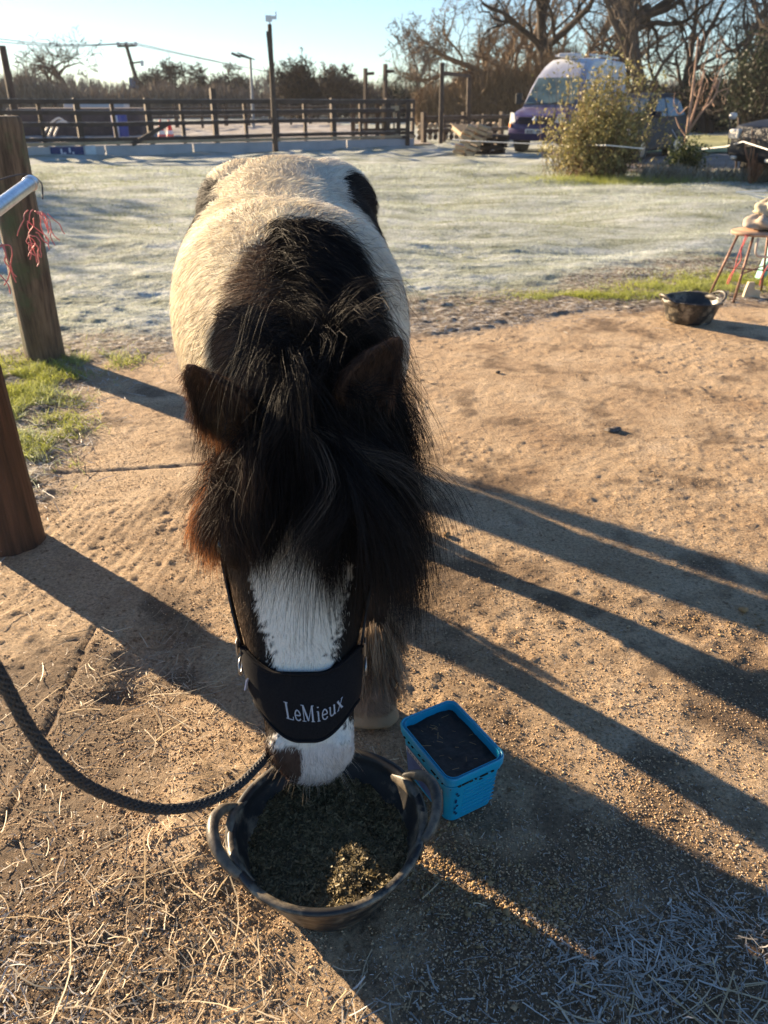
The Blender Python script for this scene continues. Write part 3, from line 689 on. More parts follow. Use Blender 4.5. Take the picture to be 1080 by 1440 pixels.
# embroidered word, serif strokes: letter -> (advance, strokes [(pts, weight)])
LT = {
 'L': (.62, [([(.14, 0), (.14, 1)], .13), ([(0, 1), (.30, 1)], .05), ([(0, .02), (.56, .02)], .06), ([(.56, 0), (.58, .24)], .05)]),
 'e': (.52, [([(.06, .36), (.44, .36), (.42, .52), (.34, .64), (.24, .67), (.12, .58), (.05, .36), (.10, .12), (.24, .02), (.38, .06), (.46, .16)], .085)]),
 'M': (1.08, [([(.14, 0), (.14, 1)], .06), ([(0, .02), (.30, .02)], .05), ([(0, 1), (.18, 1)], .05), ([(.15, 1), (.48, .06)], .13), ([(.48, .06), (.82, 1)], .05), ([(.84, 0), (.84, 1)], .13), ([(.70, .02), (.98, .02)], .05), ([(.82, 1), (.98, 1)], .05)]),
 'i': (.34, [([(.15, 0), (.15, .64)], .11), ([(.03, .64), (.17, .64)], .05), ([(.02, .02), (.28, .02)], .05), ([(.15, .86), (.155, .93)], .12)]),
 'u': (.62, [([(.12, .64), (.12, .2), (.18, .05), (.30, .02), (.42, .10), (.46, .2)], .09), ([(.47, .64), (.47, .02)], .11), ([(.0, .64), (.14, .64)], .05), ([(.35, .64), (.48, .64)], .05), ([(.46, .02), (.58, .02)], .05)]),
 'x': (.58, [([(.08, .64), (.46, .02)], .12), ([(.46, .64), (.08, .02)], .05), ([(0, .64), (.18, .64)], .05), ([(.36, .64), (.54, .64)], .05), ([(0, .02), (.16, .02)], .05), ([(.36, .02), (.54, .02)], .05)])}
word = 'LeMieux'; adv = [LT[c][0]+.07 for c in word]; TW = sum(adv); lm = MB(); pen = 0
TH0, TH1 = -.30, .74   # the word sits right of the band's middle
for ch, ad in zip(word, adv):
    for pts, wt in LT[ch][1]:
        seg = smooth_path([Vector((a, b, 0)) for a, b in pts], 22) if len(pts) > 2 else [Vector((pts[0][0], pts[0][1], 0)).lerp(Vector((pts[1][0], pts[1][1], 0)), k/6) for k in range(7)]
        V3 = []; 
        for k, q in enumerate(seg):
            tt = (seg[min(k+1, len(seg)-1)]-seg[max(k-1, 0)]).normalized(); nn = Vector((-tt.y, tt.x, 0))*wt*.55
            for sgn, lf in ((-1, .0), (-.6, .0016), (.6, .0016), (1, .0)):
                r = q+nn*sgn; X = (pen+r.x)/TW; th = TH0+(TH1-TH0)*X; v = .60-.245*r.y+.03*math.sin(X*math.pi)+.03*X
                V3.append(band_pt(th, v, .0005+lf))
        n = len(seg); lm.add(V3, [(k*4+j, k*4+j+1, (k+1)*4+j+1, (k+1)*4+j) for k in range(n-1) for j in range(3)])
    pen += ad
own(lm.build('lettering', mat('silver_thread', (.50, .51, .56), (.34, .35, .40), .5, 900, bs=1500, bstr=.5, bd=.0005), nb))
# side rings, cheek straps, tab and chin strap
for sx in (-1, 1):
    c = band_pt(sx*1.52, .35, .004); p = MB()
    rr = [Vector(c)+Vector((sx*.002, math.cos(a)*.017, math.sin(a)*.017)) for a in np.linspace(0, 2*math.pi, 20, endpoint=False)]
    p.tube(rr, .0028, 6, closed=True); own(p.build('ring', steel, hc, True))
    sv = [ring(s, sx*th, .006) for s, th in ((14.0, 1.50), (13.5, 1.52), (13, 1.55), (12.3, 1.6), (11.6, 1.5), (11, 1.3), (10.6, 1.0))]
    P = cr(sv, np.linspace(0, 6, 30)); p = MB(); V3 = []
    for k, q in enumerate(P):
        for w, o in ((-.010, 0), (-.010, .004), (.010, .004), (.010, 0)): V3.append((q[0]+sx*o, q[1]+w, q[2]))
    p.add(V3, [(k*4+j, k*4+(j+1) % 4, (k+1)*4+(j+1) % 4, (k+1)*4+j) for k in range(29) for j in range(4)]); own(p.build('cheek_strap', web, hc))
    t = band_pt(sx*1.42, np.array([.1, .5]), .004); p = MB(); q = Vector(t[0]); p.box(q+Vector((sx*.002, 0, .012)), (.004, .020, .034)); own(p.build('buckle', steel, hc, bevel=.001))
pp = MB(); c = Vector(band_pt(-1.12, .55, .002)); 
pp.box(c, (.003, .012, .030), Matrix.Rotation(-.45, 3, 'Z')@Matrix.Rotation(.25, 3, 'Y')); own(pp.build('maker_tab', mat('white_tab', (.6, .6, .62), (.45, .42, .55), .6, 60), nb))

# ------------------------------------------------------------------ lead rope
def lead_rope():
    pts = [at(-60, 850, t=.80), at(0, 950, t=.90), at(45, 1030, t=.98), at(95, 1085, t=1.04), at(150, 1118, t=1.13), at(215, 1137, t=1.23), at(275, 1133, t=1.32), at(330, 1108, t=1.42), at(366, 1074, t=1.54), at(385, 1052, t=1.64), at(410, 1035, t=1.74)]
    N = 900; C = cr([tuple(p) for p in pts], np.linspace(0, len(pts)-1, N)); T = nrm(np.gradient(C, axis=0))
    s = np.concatenate([[0], np.cumsum(np.linalg.norm(np.diff(C, axis=0), axis=1))]); up = np.array([0, 0, 1.]); A = nrm(np.cross(T, up)); B = np.cross(A, T)
    root = empty('lead_rope', pts[-1]); tag(root, 'black braided lead rope curving from the left edge to the pony chin', 'rope'); inv = Matrix.Translation(-pts[-1])
    m1 = mat('black_rope', (.008, .008, .010), (.028, .027, .030), .6, 400, bs=900, bstr=.8, bd=.001); m2 = mat('grey_rope_strand', (.022, .022, .026), (.06, .058, .06), .6, 400, bs=900, bstr=.8, bd=.001)
    core = MB(); core.tube([Vector(c) for c in C[::8]], .0064, 10); o = core.build('core', m1, root, True); o.matrix_parent_inverse = inv
    for d in (1, -1):
        for k in range(6):
            ph = d*s/.085*2*np.pi+k*np.pi/3; r = .0066+.0004*np.cos(2*ph*1.0+k*np.pi+(0 if d > 0 else np.pi))
            Q = C+A*(np.cos(ph)*r)[:, None]+B*(np.sin(ph)*r)[:, None]; b = MB(); b.tube([Vector(q) for q in Q[::2]], .0022, 6)
            o = b.build('strand', m2 if d > 0 else m1, root, True); o.matrix_parent_inverse = inv
lead_rope()
# ================================================================== NEAR THINGS
rubber = mat('black_rubber', (.014, .014, .015), (.032, .03, .028), .42, 25, .35, .7, bs=120, bstr=.3, bd=.001, spec=.5, dirt=(.26, .215, .15))
rubber_worn = mat('dusty_rubber', (.045, .040, .034), (.20, .165, .12), .45, 30, .4, .7, bs=160, bstr=.5, bd=.001)
def rubber_tub(name, loc, Rr, H, ang, label, sq=1.0, wob=.01):
    root = empty(name, loc, ang); tag(root, label, 'feed tub')
    n = 72; th = .006
    def defo(q, a): k = 1+wob*math.sin(2*a+.6)*(q.z/H)+wob*.5*math.sin(3*a+1); return Vector((q.x*k, q.y*k*sq, q.z+.004*math.sin(2*a)*(q.z/H)**2))
    def flare(r, z, a): return r
    prof = []
    r0 = Rr*(.64 if Rr < .19 else .76)
    for i in range(5): prof.append((r0*(i+.01)/5, .004))
    nseg = 22
    for i in range(nseg+1):
        t = i/nseg; r = r0+(Rr-r0)*t**.9; rib = .0016*(1 if (i % 4 < 2 and i > 3) else 0); prof.append((r+rib, .004+H*t))
    prof += [(Rr+.009, H+.004), (Rr+.011, H+.010), (Rr+.006, H+.015), (Rr-.004, H+.013), (Rr-.008, H+.006)]
    for i in range(12, -1, -1):
        t = i/12*.97; prof.append((r0+(Rr-r0)*t**.9-th, .012+(H-.008)*t))
    prof.append((.001, .014))
    b = MB(); b.lathe(prof, (0, 0, 0), n, defo); wall = b.build('wall', rubber, root, True)
    def hnd(sx):
        # strap handle: leaves the rim, bows outward and up, comes back; the flap below it is part of the rim
        pts = []
        for k in range(25):
            u = k/24; a = (u-.5)*.86; bow = math.sin(math.pi*u)
            r = Rr+.004+.030*bow**.7; pts.append(Vector((sx*math.cos(a)*r, math.sin(a)*r*sq*(1+.06*bow), H+.006+.040*bow**.8)))
        h = MB(); h.tube(pts, [.0088+.003*math.sin(math.pi*k/24) for k in range(25)], 12)
        h.build('handle', rubber_worn, root, True)
        w = MB(); V3 = []   # raised ear of the wall joining rim and handle foot
        for k in range(25):
            u = k/24; a = (u-.5)*1.1; bow = math.sin(math.pi*u); e = .5*(1-math.cos(2*math.pi*u))
            hh = .006+.016*(abs(math.sin(2*math.pi*u))**1.2)*(1)
            for o, z in ((-.007, H-.02), (-.009, H+hh), (.004, H+hh), (.006, H-.02)):
                rr_ = Rr+o+.010*(z > H)*bow; V3.append(Vector((sx*math.cos(a)*rr_, math.sin(a)*rr_*sq, z)))
        w.add(V3, [(k*4+j, k*4+(j+1) % 4, (k+1)*4+(j+1) % 4, (k+1)*4+j) for k in range(24) for j in range(4)]); w.build('handle_lug', rubber_worn, root, True)
    hnd(1); hnd(-1)
    return root
TC = at(461, 1163, z=.150); TC.z = 0.002
rubber_tub('feed_tub', TC, .182, .150, R(13), 'large black rubber feed tub with loop handles under the pony muzzle', 1.02, .022)
# feed mash inside
def mash():
    n = 130; Rm = .163; rs = np.linspace(0, 1, 70); th = np.linspace(0, 2*np.pi, n, endpoint=False)
    Rg, Tg = np.meshgrid(rs, th, indexing='ij'); x = TC.x+np.cos(Tg)*Rg*Rm; y = TC.y+np.sin(Tg)*Rg*Rm*1.01
    z = .094+(fbm(x*14, y*14, 201)-.5)*.045+(fbm(x*70, y*70, 202, 3)-.5)*.016+.02*Rg**3
    V = np.stack([x, y, z], -1).reshape(-1, 3); F = [(i*n+k, i*n+(k+1) % n, (i+1)*n+(k+1) % n, (i+1)*n+k) for i in range(69) for k in range(n)]
    m = mat('feed_mash', (.055, .045, .018), (.20, .16, .07), .8, 45, .3, .7, bs=150, bstr=1, bd=.005)
    me = np_mesh('feed_mash', V, np.array(F)); o = link('feed_mash', me, m); tag(o, 'dark olive chopped feed mash filling the large tub', 'feed', kind='stuff')
    k = 7500; r = np.sqrt(rng.uniform(0, 1, k))*Rm; a = rng.uniform(0, 6.28, k); x = TC.x+np.cos(a)*r; y = TC.y+np.sin(a)*r
    z = .094+(fbm(x*14, y*14, 201)-.5)*.045+(fbm(x*70, y*70, 202, 3)-.5)*.016+.02*(r/Rm)**3+.003
    L = rng.uniform(.003, .016, k); b = rng.uniform(0, 6.28, k); K = 3; t = np.linspace(-.5, .5, K)[None, :, None]
    P = np.stack([x, y, z], -1)[:, None]+np.stack([np.cos(b), np.sin(b), rng.normal(0, .35, k)], -1)[:, None]*t*L[:, None, None]
    f = rng.uniform(0, 1, (k, 1))**2; C = np.array([.06, .046, .019])*(1-f)+np.array([.29, .225, .11])*f
    tag(strands('chopped_feed', P, rng.uniform(.0012, .004, k)[:, None]*np.ones((1, K)), C, straw_m, None, np.tile([0, 0, 1.], (k, 1))+rng.normal(0, .4, (k, 3))), 'olive chaff pieces lying on the mash in the large tub', 'feed', kind='stuff')
mash()
ST2 = at(980, 460, z=0); ST2.y += .17
rubber_tub('feed_tub', (ST2.x, ST2.y, .002), .20, .145, R(12), 'small empty black rubber tub standing on the slab by the grass edge', 1.0, .03)

# --- blue bucket
def bucket():
    A, B, C_, D = [at(x, y, z=.148) for x, y in ((560, 1015), (636, 984), (712, 1060), (632, 1108))]
    c = (A+B+C_+D)/4; ax = ((D-A)+(C_-B)); ang = math.atan2(ax.y, ax.x); c.z = 0.003
    LX, LY, H = .213, .153, .148
    root = empty('plastic_bucket', c, ang); tag(root, 'bright blue rectangular plastic bucket of dark lick beside the feed tub', 'bucket')
    blue = mat('blue_plastic', (.004, .27, .46), (.006, .33, .53), .38, 6, bs=30, bstr=.05, bd=.002, spec=.5)
    def rr(lx, ly, r, n=8):
        P = []
        for qx, qy, a0 in ((1, 1, 0), (-1, 1, 90), (-1, -1, 180), (1, -1, 270)):
            for k in range(n+1):
                a = R(a0+90*k/n); P.append((qx*(lx/2-r)+math.cos(a)*r, qy*(ly/2-r)+math.sin(a)*r))
        return P
    def loft(levels, name, m, par=root, cap0=False, cap1=False):
        b = MB(); V3 = []; N = None
        for (lx, ly, r, z) in levels:
            P = rr(lx, ly, r); N = len(P); V3 += [(x, y, z) for x, y in P]
        F = [(i*N+k, i*N+(k+1) % N, (i+1)*N+(k+1) % N, (i+1)*N+k) for i in range(len(levels)-1) for k in range(N)]
        if cap0: F.append(tuple(range(N)))
        if cap1: F.append(tuple((len(levels)-1)*N+k for k in range(N)))
        b.add(V3, F); return b.build(name, m, par, True, bevel=.0008)
    w = loft([(LX-.042, LY-.038, .02, 0), (LX-.034, LY-.030, .022, .004), (LX-.012, LY-.012, .022, H-.022), (LX-.012, LY-.012, .022, H), (LX-.017, LY-.017, .02, H), (LX-.037, LY-.036, .018, .01)], 'wall', blue, cap0=True, cap1=True)
    loft([(LX-.011, LY-.011, .022, H-.021), (LX+.0, LY+.0, .024, H-.019), (LX+.002, LY+.002, .025, H-.003), (LX-.001, LY-.001, .024, H+.001), (LX-.006, LY-.006, .022, H+.0015), (LX-.013, LY-.013, .021, H-.004), (LX-.013, LY-.013, .021, H-.015)], 'rim', blue)
    loft([(LX-.0125, LY-.0125, .022, H-.031), (LX-.0065, LY-.0065, .023, H-.030), (LX-.0065, LY-.0065, .023, H-.0265), (LX-.0125, LY-.0125, .022, H-.0255)], 'stacking_ridge', blue)
    # ribs on the visible short end (+x of the bucket), printed marks, side label
    ye = LX/2
    def wallx(z): return LX/2-.017+.011*(z/(H-.022))
    b = MB()
    for k in range(7):
        z = .022+k*.0125; b.box((wallx(z)+.0006, .012, z), (.0028, .085, .0035))
    b.build('end_ribs', blue, root, bevel=.001)
    mk = MB(); dk = mat('navy_print', (.004, .02, .09), rough=.4)
    for z, ys in ((.094, (-.046, -.050)), (.080, (-.044,)), (.070, (-.050, -.046)), (.057, (-.044, -.052)), (.043, (-.047,)), (.033, (-.050, -.045))):
        for yy in ys: mk.lathe([(.0001, 0), (.0032, 0)], (0, 0, 0), 10); 
    mk = MB()
    for i, z in enumerate((.096, .088, .074, .069, .055, .049, .036, .029)):
        yy = -.049+(.005 if i % 3 == 1 else 0); q = wallx(z)+.0016; V3 = [(q, yy+math.cos(a)*.0034, z+math.sin(a)*.0030) for a in np.linspace(0, 2*math.pi, 10, endpoint=False)]; mk.add(V3, [tuple(range(10))])
    mk.build('printed_marks', dk, root)
    # label wrapped on the long side facing the tub (-y side)
    def wally(z): return -(LY/2-.015+.009*(z/(H-.022)))-.0012
    def panel(x0, x1, z0, z1, m, name, lift=0):
        V3 = [(x0, wally(z0)-lift, z0), (x1, wally(z0)-lift, z0), (x1, wally(z1)-lift, z1), (x0, wally(z1)-lift, z1)]; q = MB(); q.add(V3, [(0, 1, 2, 3)]); return q.build(name, m, root)
    lab = panel(-.075, .075, .015, .098, mat('printed_label', (.03, .05, .16), (.10, .14, .28), .4, 22), 'label')
    panel(-.075, .075, .083, .097, mat('white_label', (.7, .7, .68), (.55, .5, .5), .4, 40), 'label_strip', .0008)
    panel(.035, .073, .018, .036, mat('white_label', (.7, .7, .68), (.6, .6, .6), .4, 40), 'label_strip', .0008)
    tk = MB()
    for k in range(11):
        x = -.068+k*.0115; z = .0865; 
        for dx, w_ in ((0, .0022), (.0045, .0022)): tk.add([(x+dx, wally(z)-.002, z), (x+dx+w_, wally(z)-.002, z), (x+dx+w_, wally(z+.008)-.002, z+.008), (x+dx, wally(z+.008)-.002, z+.008)], [(0, 1, 2, 3)])
        tk.add([(x, wally(z+.003)-.0021, z+.003), (x+.0065, wally(z+.003)-.0021, z+.003), (x+.0065, wally(z+.005)-.0021, z+.005), (x, wally(z+.005)-.0021, z+.005)], [(0, 1, 2, 3)])
    tk.build('label_print', mat('dark_print', (.03, .03, .07), rough=.5), lab)
    # grime blobs on the rim
    gm = mat('grime', (.012, .010, .008), rough=.8)
    for k in range(14):
        yy = random.uniform(-LY/2+.02, LY/2-.02); z = H-.0205+random.uniform(-.0008, .0008); g = MB(); g.box((LX/2+.0008, yy, z), (.0035, random.uniform(.003, .011), .0022)); g.build('grime', gm, root)
    for k in range(10):
        xx = random.uniform(-LX/2+.03, LX/2-.02); g = MB(); g.box((xx, -LY/2-.0008, H-.0205), (random.uniform(.003, .009), .0035, .002)); g.build('grime', gm, root)
    # contents
    n = 60; u, v = np.meshgrid(np.linspace(-1, 1, n), np.linspace(-1, 1, n)); r = np.maximum(abs(u), abs(v))
    P = np.array([(0, 0)]); x = u*(LX/2-.0095); y = v*(LY/2-.0095); k = .86; corner = np.clip(np.abs(u)+np.abs(v)-1.80, 0, 1)
    x = x*(1-corner*.25); y = y*(1-corner*.35)
    z = H-.016+(fbm(x*30+3, y*30, 211)-.5)*.010+(fbm(x*140, y*40, 212)-.5)*.0035
    ca, sa = math.cos(ang), math.sin(ang); V3 = np.stack([c.x+x*ca-y*sa, c.y+x*sa+y*ca, z], -1).reshape(-1, 3)
    o = link('molasses_lick', np_mesh('molasses_lick', V3, grid_faces(n, n)), mat('dark_lick', (.010, .008, .007), (.030, .021, .016), .62, 60, bs=200, bstr=.7, bd=.002))
    q = o.modifiers.new('solid', 'SOLIDIFY'); q.thickness = .02; q.offset = -1
    tag(o, 'nearly black lick filling the blue bucket to just below its rim', 'animal lick')
    k = 24; x = rng.uniform(-.08, .08, k); y = rng.uniform(-.055, .055, k); b_ = rng.uniform(0, 6.28, k); L = rng.uniform(.004, .022, k); t = np.linspace(-.5, .5, 3)[None, :, None]
    P = np.stack([c.x+x*ca-y*sa, c.y+x*sa+y*ca, np.full(k, H-.0085)], -1)[:, None]+np.stack([np.cos(b_), np.sin(b_), 0*b_], -1)[:, None]*t*L[:, None, None]
    tag(strands('straw_bits', P, .0011*np.ones((k, 3)), np.array([.30, .19, .08])*rng.uniform(.5, 1.6, (k, 1)), straw_m, None, np.tile([0, 0, 1.], (k, 1))), 'few straw bits lying on the lick in the blue bucket', 'straw', kind='stuff')
bucket()

# --- timber posts on the left and slip rail
wood = mat('weathered_post', (.055, .036, .024), (.22, .155, .10), .8, 5, .35, .65, bs=14, bstr=1, bd=.012, stretch=(7, 7, .45), dirt=(.10, .11, .055))
def round_post(name, base, top, r, label, tex=wood, cat='post', n=40):
    base = Vector(base); top = Vector(top); b = MB(); N = 34; V3 = []; ax = (top-base); x = Vector((1, 0, 0)); y = Vector((0, 1, 0))
    for i in range(N+1):
        t = i/N
        for k in range(n):
            a = 2*math.pi*k/n; rr_ = r*(1.04-.06*t)*(1+.035*math.sin(3*a+2*t)+.02*math.sin(9*a+5*t)+.012*math.sin(23*a+t*8)); rr_ *= (1 if i < N else .97)
            V3.append(base+ax*t+x*math.cos(a)*rr_+y*math.sin(a)*rr_)
    F = [(i*n+k, i*n+(k+1) % n, (i+1)*n+(k+1) % n, (i+1)*n+k) for i in range(N) for k in range(n)]+[tuple(N*n+k for k in range(n))]
    b.add(V3, F); o = b.build(name, tex, None, True); q = o.modifiers.new('b', 'BEVEL'); q.width = .008; q.segments = 2; q.limit_method = 'ANGLE'; q.angle_limit = R(50)
    return tag(o, label, cat, 'timber posts at the left of the yard')
pf = at(64, 505, z=0); pf.z = -.03
round_post('timber_post', pf, at(-2, 163, Y=4.52), .108, 'taller weathered timber post standing in green grass at left')
pn = at(12, 772, z=0); pn.z = -.03; pn.y += .05
round_post('timber_post', pn, pn+Vector((-.03, .0, 1.45)), .098, 'nearer brown timber post cut off by the left edge', mat('brown_post', (.030, .017, .011), (.12, .062, .036), .75, 4, .35, .65, bs=12, bstr=1, bd=.012, stretch=(7, 7, .4)))
galv = mat('galvanised_steel', (.50, .52, .55), (.66, .68, .72), .32, 30, metal=1, bs=80, bstr=.1, bd=.001)
re = at(44, 257, t=3.25); rs_ = at(-110, 372, t=2.25)
rail = MB(); rail.tube([rs_, re], .027, 24); ro = empty('metal_rail', re); tag(ro, 'shiny galvanised pipe rail running to the taller left post', 'rail')
o = rail.build('pipe', galv, ro, True, bevel=.003); o.matrix_parent_inverse = Matrix.Translation(-re)
cp = MB(); dd = (re-rs_).normalized(); cp.tube([re-dd*.03, re+dd*.004], .031, 24); o = cp.build('end_collar', galv, ro, True, bevel=.003); o.matrix_parent_inverse = Matrix.Translation(-re)
wire = MB(); wire.tube(smooth_path([at(-10, 256, t=3.2), at(20, 247, t=3.25), at(42, 246, t=3.3), at(58, 258, t=3.26), at(60, 280, t=3.25)], 30), .0035, 6)
tag(wire.build('tie_wire', mat('dark_wire', (.05, .05, .055), rough=.5), None, True), 'thin dark wire looped round the taller left post above the rail', 'wire')
pink = mat('pink_twine', (.62, .16, .16), (.75, .28, .26), .6, 60)
def twine(name, anchor, n, label, Lr, sp):
    b = MB()
    for k in range(n):
        p = Vector(anchor)+Vector((random.gauss(0, sp*.4), random.gauss(0, sp*.4), random.gauss(0, sp*.3))); pts = [p]; L = random.uniform(*Lr); d = Vector((random.gauss(0, 1), random.gauss(0, .6), random.uniform(-1, .5))).normalized()
        for i in range(7):
            d = (d*.6+Vector((random.gauss(0, .35), random.gauss(0, .25), -.45))).normalized(); p = p+d*L/7; pts.append(p)
        b.tube(smooth_path(pts, 20), .0022, 5)
    return tag(b.build(name, pink, None, True), label, 'twine')
twine('baler_twine', at(53, 300, t=3.2), 12, 'pink baler twine tangled below the pipe rail end', (.06, .17), .05)
twine('baler_twine', at(48, 335, t=3.2), 9, 'pink frayed twine knot against the taller left post', (.05, .13), .05)
twine('baler_twine', at(2, 345, t=2.6), 4, 'pink twine strand hanging at the left edge under the rail', (.12, .22), .01)

# --- stool with bundle, turquoise post, foam offcut
def stool():
    c = at(1062, 425, z=0); c.z = 0; c.y += .15
    root = empty('metal_stool', c, R(12)); tag(root, 'rusty legged stool piled with cloths at the right edge', 'stool')
    rust = mat('rusty_tube', (.16, .075, .045), (.34, .20, .15), .55, 30, bs=60, bstr=.3, bd=.002, metal=.3); ply = mat('worn_seat', (.34, .20, .12), (.48, .32, .22), .7, 12, bs=40, bstr=.3, bd=.003)
    h = .50
    b = MB(); b.lathe([(.001, h-.015), (.19, h-.015), (.205, h-.01), (.208, h+.006), (.2, h+.014), (.001, h+.014)], (0, 0, 0), 36, lambda q, a: Vector((q.x*1.15, q.y*.85, q.z))); b.build('seat', ply, root, True)
    for sx in (-1, 1):
        for sy in (-1, 1):
            l = MB(); l.tube([(sx*.13, sy*.09, h-.012), (sx*.235, sy*.16, 0)], .010, 8); l.build('leg', rust, root, True)
    l = MB(); l.tube(smooth_path([(-.12, -.14, h-.02), (-.125, -.15, h-.12), (-.07, -.155, h-.155), (.1, -.155, h-.155), (.15, -.15, h-.12), (.15, -.14, h-.02)], 24), .009, 8); l.build('loop_bar', mat('cream_tube', (.55, .42, .33), (.62, .5, .4), .5, 20), root, True)
    l = MB(); l.tube([(-.16, -.11, .22), (.16, .11, .22)], .006, 6); l.tube([(.16, -.11, .22), (-.16, .11, .22)], .006, 6); l.build('brace', rust, root, True)
    def lump(name, cx, cy, cz, rx, ry, rz, m, label, cat, seed):
        n = 22; V3 = []; F = []
        for i in range(n+1):
            ph = math.pi*i/n
            for k in range(32):
                a = 2*math.pi*k/32; s = 1+.5*(float(fbm(math.cos(a)*1.6+seed, math.sin(a)*1.6+ph*1.4, seed))-.5)+.16*math.sin(5*a+3*ph)
                V3.append((cx+rx*math.sin(ph)*math.cos(a)*s, cy+ry*math.sin(ph)*math.sin(a)*s, cz-rz*math.cos(ph)*(s if ph > 1.3 else .55)))
        for i in range(n):
            for k in range(32): F.append((i*32+k, i*32+(k+1) % 32, (i+1)*32+(k+1) % 32, (i+1)*32+k))
        q = MB(); q.add(V3, F); o = q.build(name, m, None, True); o.location = c; o.rotation_euler.z = R(12); return tag(o, label, cat)
    lump('folded_cloth', .02, .0, h+.055, .17, .13, .07, mat('beige_cloth', (.38, .30, .23), (.52, .43, .34), .9, 12, bs=60, bstr=.5, bd=.006), 'beige folded cloth lying on the stool seat', 'cloth', 3)
    lump('cloth_bundle', .08, .03, h+.15, .13, .12, .085, mat('cream_cloth', (.45, .38, .26), (.58, .50, .36), .9, 10, bs=50, bstr=.5, bd=.006), 'cream cloth bundle topmost on the stool', 'cloth', 8)
    lump('white_rag', .14, -.06, h+.05, .07, .07, .055, mat('white_rag', (.6, .6, .58), (.72, .72, .7), .9, 10, bs=50, bstr=.5, bd=.006), 'white rag tucked in front of the beige cloth on the stool', 'cloth', 12)
    tw = MB()
    for k, (x, y) in enumerate(((-.20, -.10), (-.19, -.11), (.02, -.17))):
        p = Vector((x, y, h)); pts = [p]
        for i in range(6): p = p+Vector((random.gauss(-.015, .012), random.gauss(0, .008), -.06)); pts.append(p)
        tw.tube(smooth_path(pts, 20), .004, 5)
    o = tw.build('red_twine', mat('red_twine', (.6, .09, .09), rough=.6), None, True); o.location = c; o.rotation_euler.z = R(12); tag(o, 'red twine dangling from the left side of the stool seat', 'twine')
    f = MB(); p = at(1050, 420, z=0); f.add([(p.x-.03, p.y, 0), (p.x+.09, p.y-.03, 0), (p.x+.08, p.y-.03, .07), (p.x+.04, p.y-.02, .075), (p.x+.03, p.y-.015, .13), (p.x-.01, p.y-.005, .13), (p.x-.02, p.y, .07),
            (p.x-.03, p.y+.03, 0), (p.x+.09, p.y+.0, 0), (p.x+.08, p.y, .07), (p.x+.04, p.y+.01, .075), (p.x+.03, p.y+.015, .13), (p.x-.01, p.y+.025, .13), (p.x-.02, p.y+.03, .07)],
            [tuple(range(7)), tuple(range(13, 6, -1))]+[(k, (k+1) % 7, 7+(k+1) % 7, 7+k) for k in range(7)])
    tag(f.build('board_offcut', mat('cream_board', (.50, .42, .28), (.6, .52, .38), .8, 20), None), 'small cream board offcut under the stool', 'offcut')
    t = MB(); a = at(1066, 400, Y=7.0); a.z = 0; t.bar(a, a+Vector((.30, .05, 1.15)), .10, .05, (1, 0, 0)); tag(t.build('turquoise_post', mat('turquoise_paint', (.16, .50, .42), (.26, .60, .52), .6, 14, bs=30, bstr=.2, bd=.003), None, bevel=.006), 'pale turquoise painted upright slanting behind the stool', 'post')
stool()
b = MB(); p = at(862, 604, z=.008)
n = 16; V3 = []
q = np.linspace(0, 2*np.pi, 14, endpoint=False)
b.add([(p.x+math.cos(a)*.042*(1+.2*math.sin(3*a)), p.y+math.sin(a)*.022*(1+.2*math.sin(2*a)), .004) for a in q]+[(p.x+math.cos(a)*.03*(1+.3*math.sin(3*a+1)), p.y+math.sin(a)*.014, .017+.004*math.sin(2*a)) for a in q]+[(p.x, p.y, .014)], [(k, (k+1) % 14, 14+(k+1) % 14, 14+k) for k in range(14)]+[(14+k, 14+(k+1) % 14, 28) for k in range(14)])
tag(b.build('dead_leaf', mat('dark_leaf', (.05, .04, .03), (.16, .13, .11), .7, 60), None, True), 'dark curled leaf lying alone on the sunlit concrete', 'leaf')
for i, (x, y, lab) in enumerate(((628, 752, 'small ochre stone beside the topmost leg shadow'), (700, 524, 'small dark stone on the sunlit concrete near the grass'), (1045, 858, 'ochre stone lying at the right edge of the yard'))):
    p = at(x, y, z=.004); b = MB(); b.lathe([(max(1e-4, .013*math.sin(math.pi*k/7)), -.009*math.cos(math.pi*k/7)) for k in range(8)], p+Vector((0, 0, .003)), 12, lambda q, a: Vector((q.x*(1+.25*math.sin(2*a+i)), q.y*(1+.2*math.sin(3*a)), q.z)))
    tag(b.build('stone', mat('ochre_stone', (.40, .24, .10), (.25, .15, .08), .8, 50) if i != 1 else mat('dark_stone', (.10, .08, .06), rough=.8), None, True), lab, 'stone')
# ================================================================== BACKGROUND
def GZ(x, y): return float(gh(x, y))
tim = mat('fence_timber', (.045, .030, .022), (.10, .07, .05), .8, 3, .3, .7, bs=20, bstr=.4, bd=.005)
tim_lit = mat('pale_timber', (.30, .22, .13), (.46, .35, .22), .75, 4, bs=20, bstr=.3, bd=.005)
frost_t = mat('frosted_timber', (.30, .29, .29), (.52, .52, .54), .8, 5)
boardm = mat('grey_board', (.36, .37, .38), (.46, .46, .46), .7, 2, bs=20, bstr=.2, bd=.004)

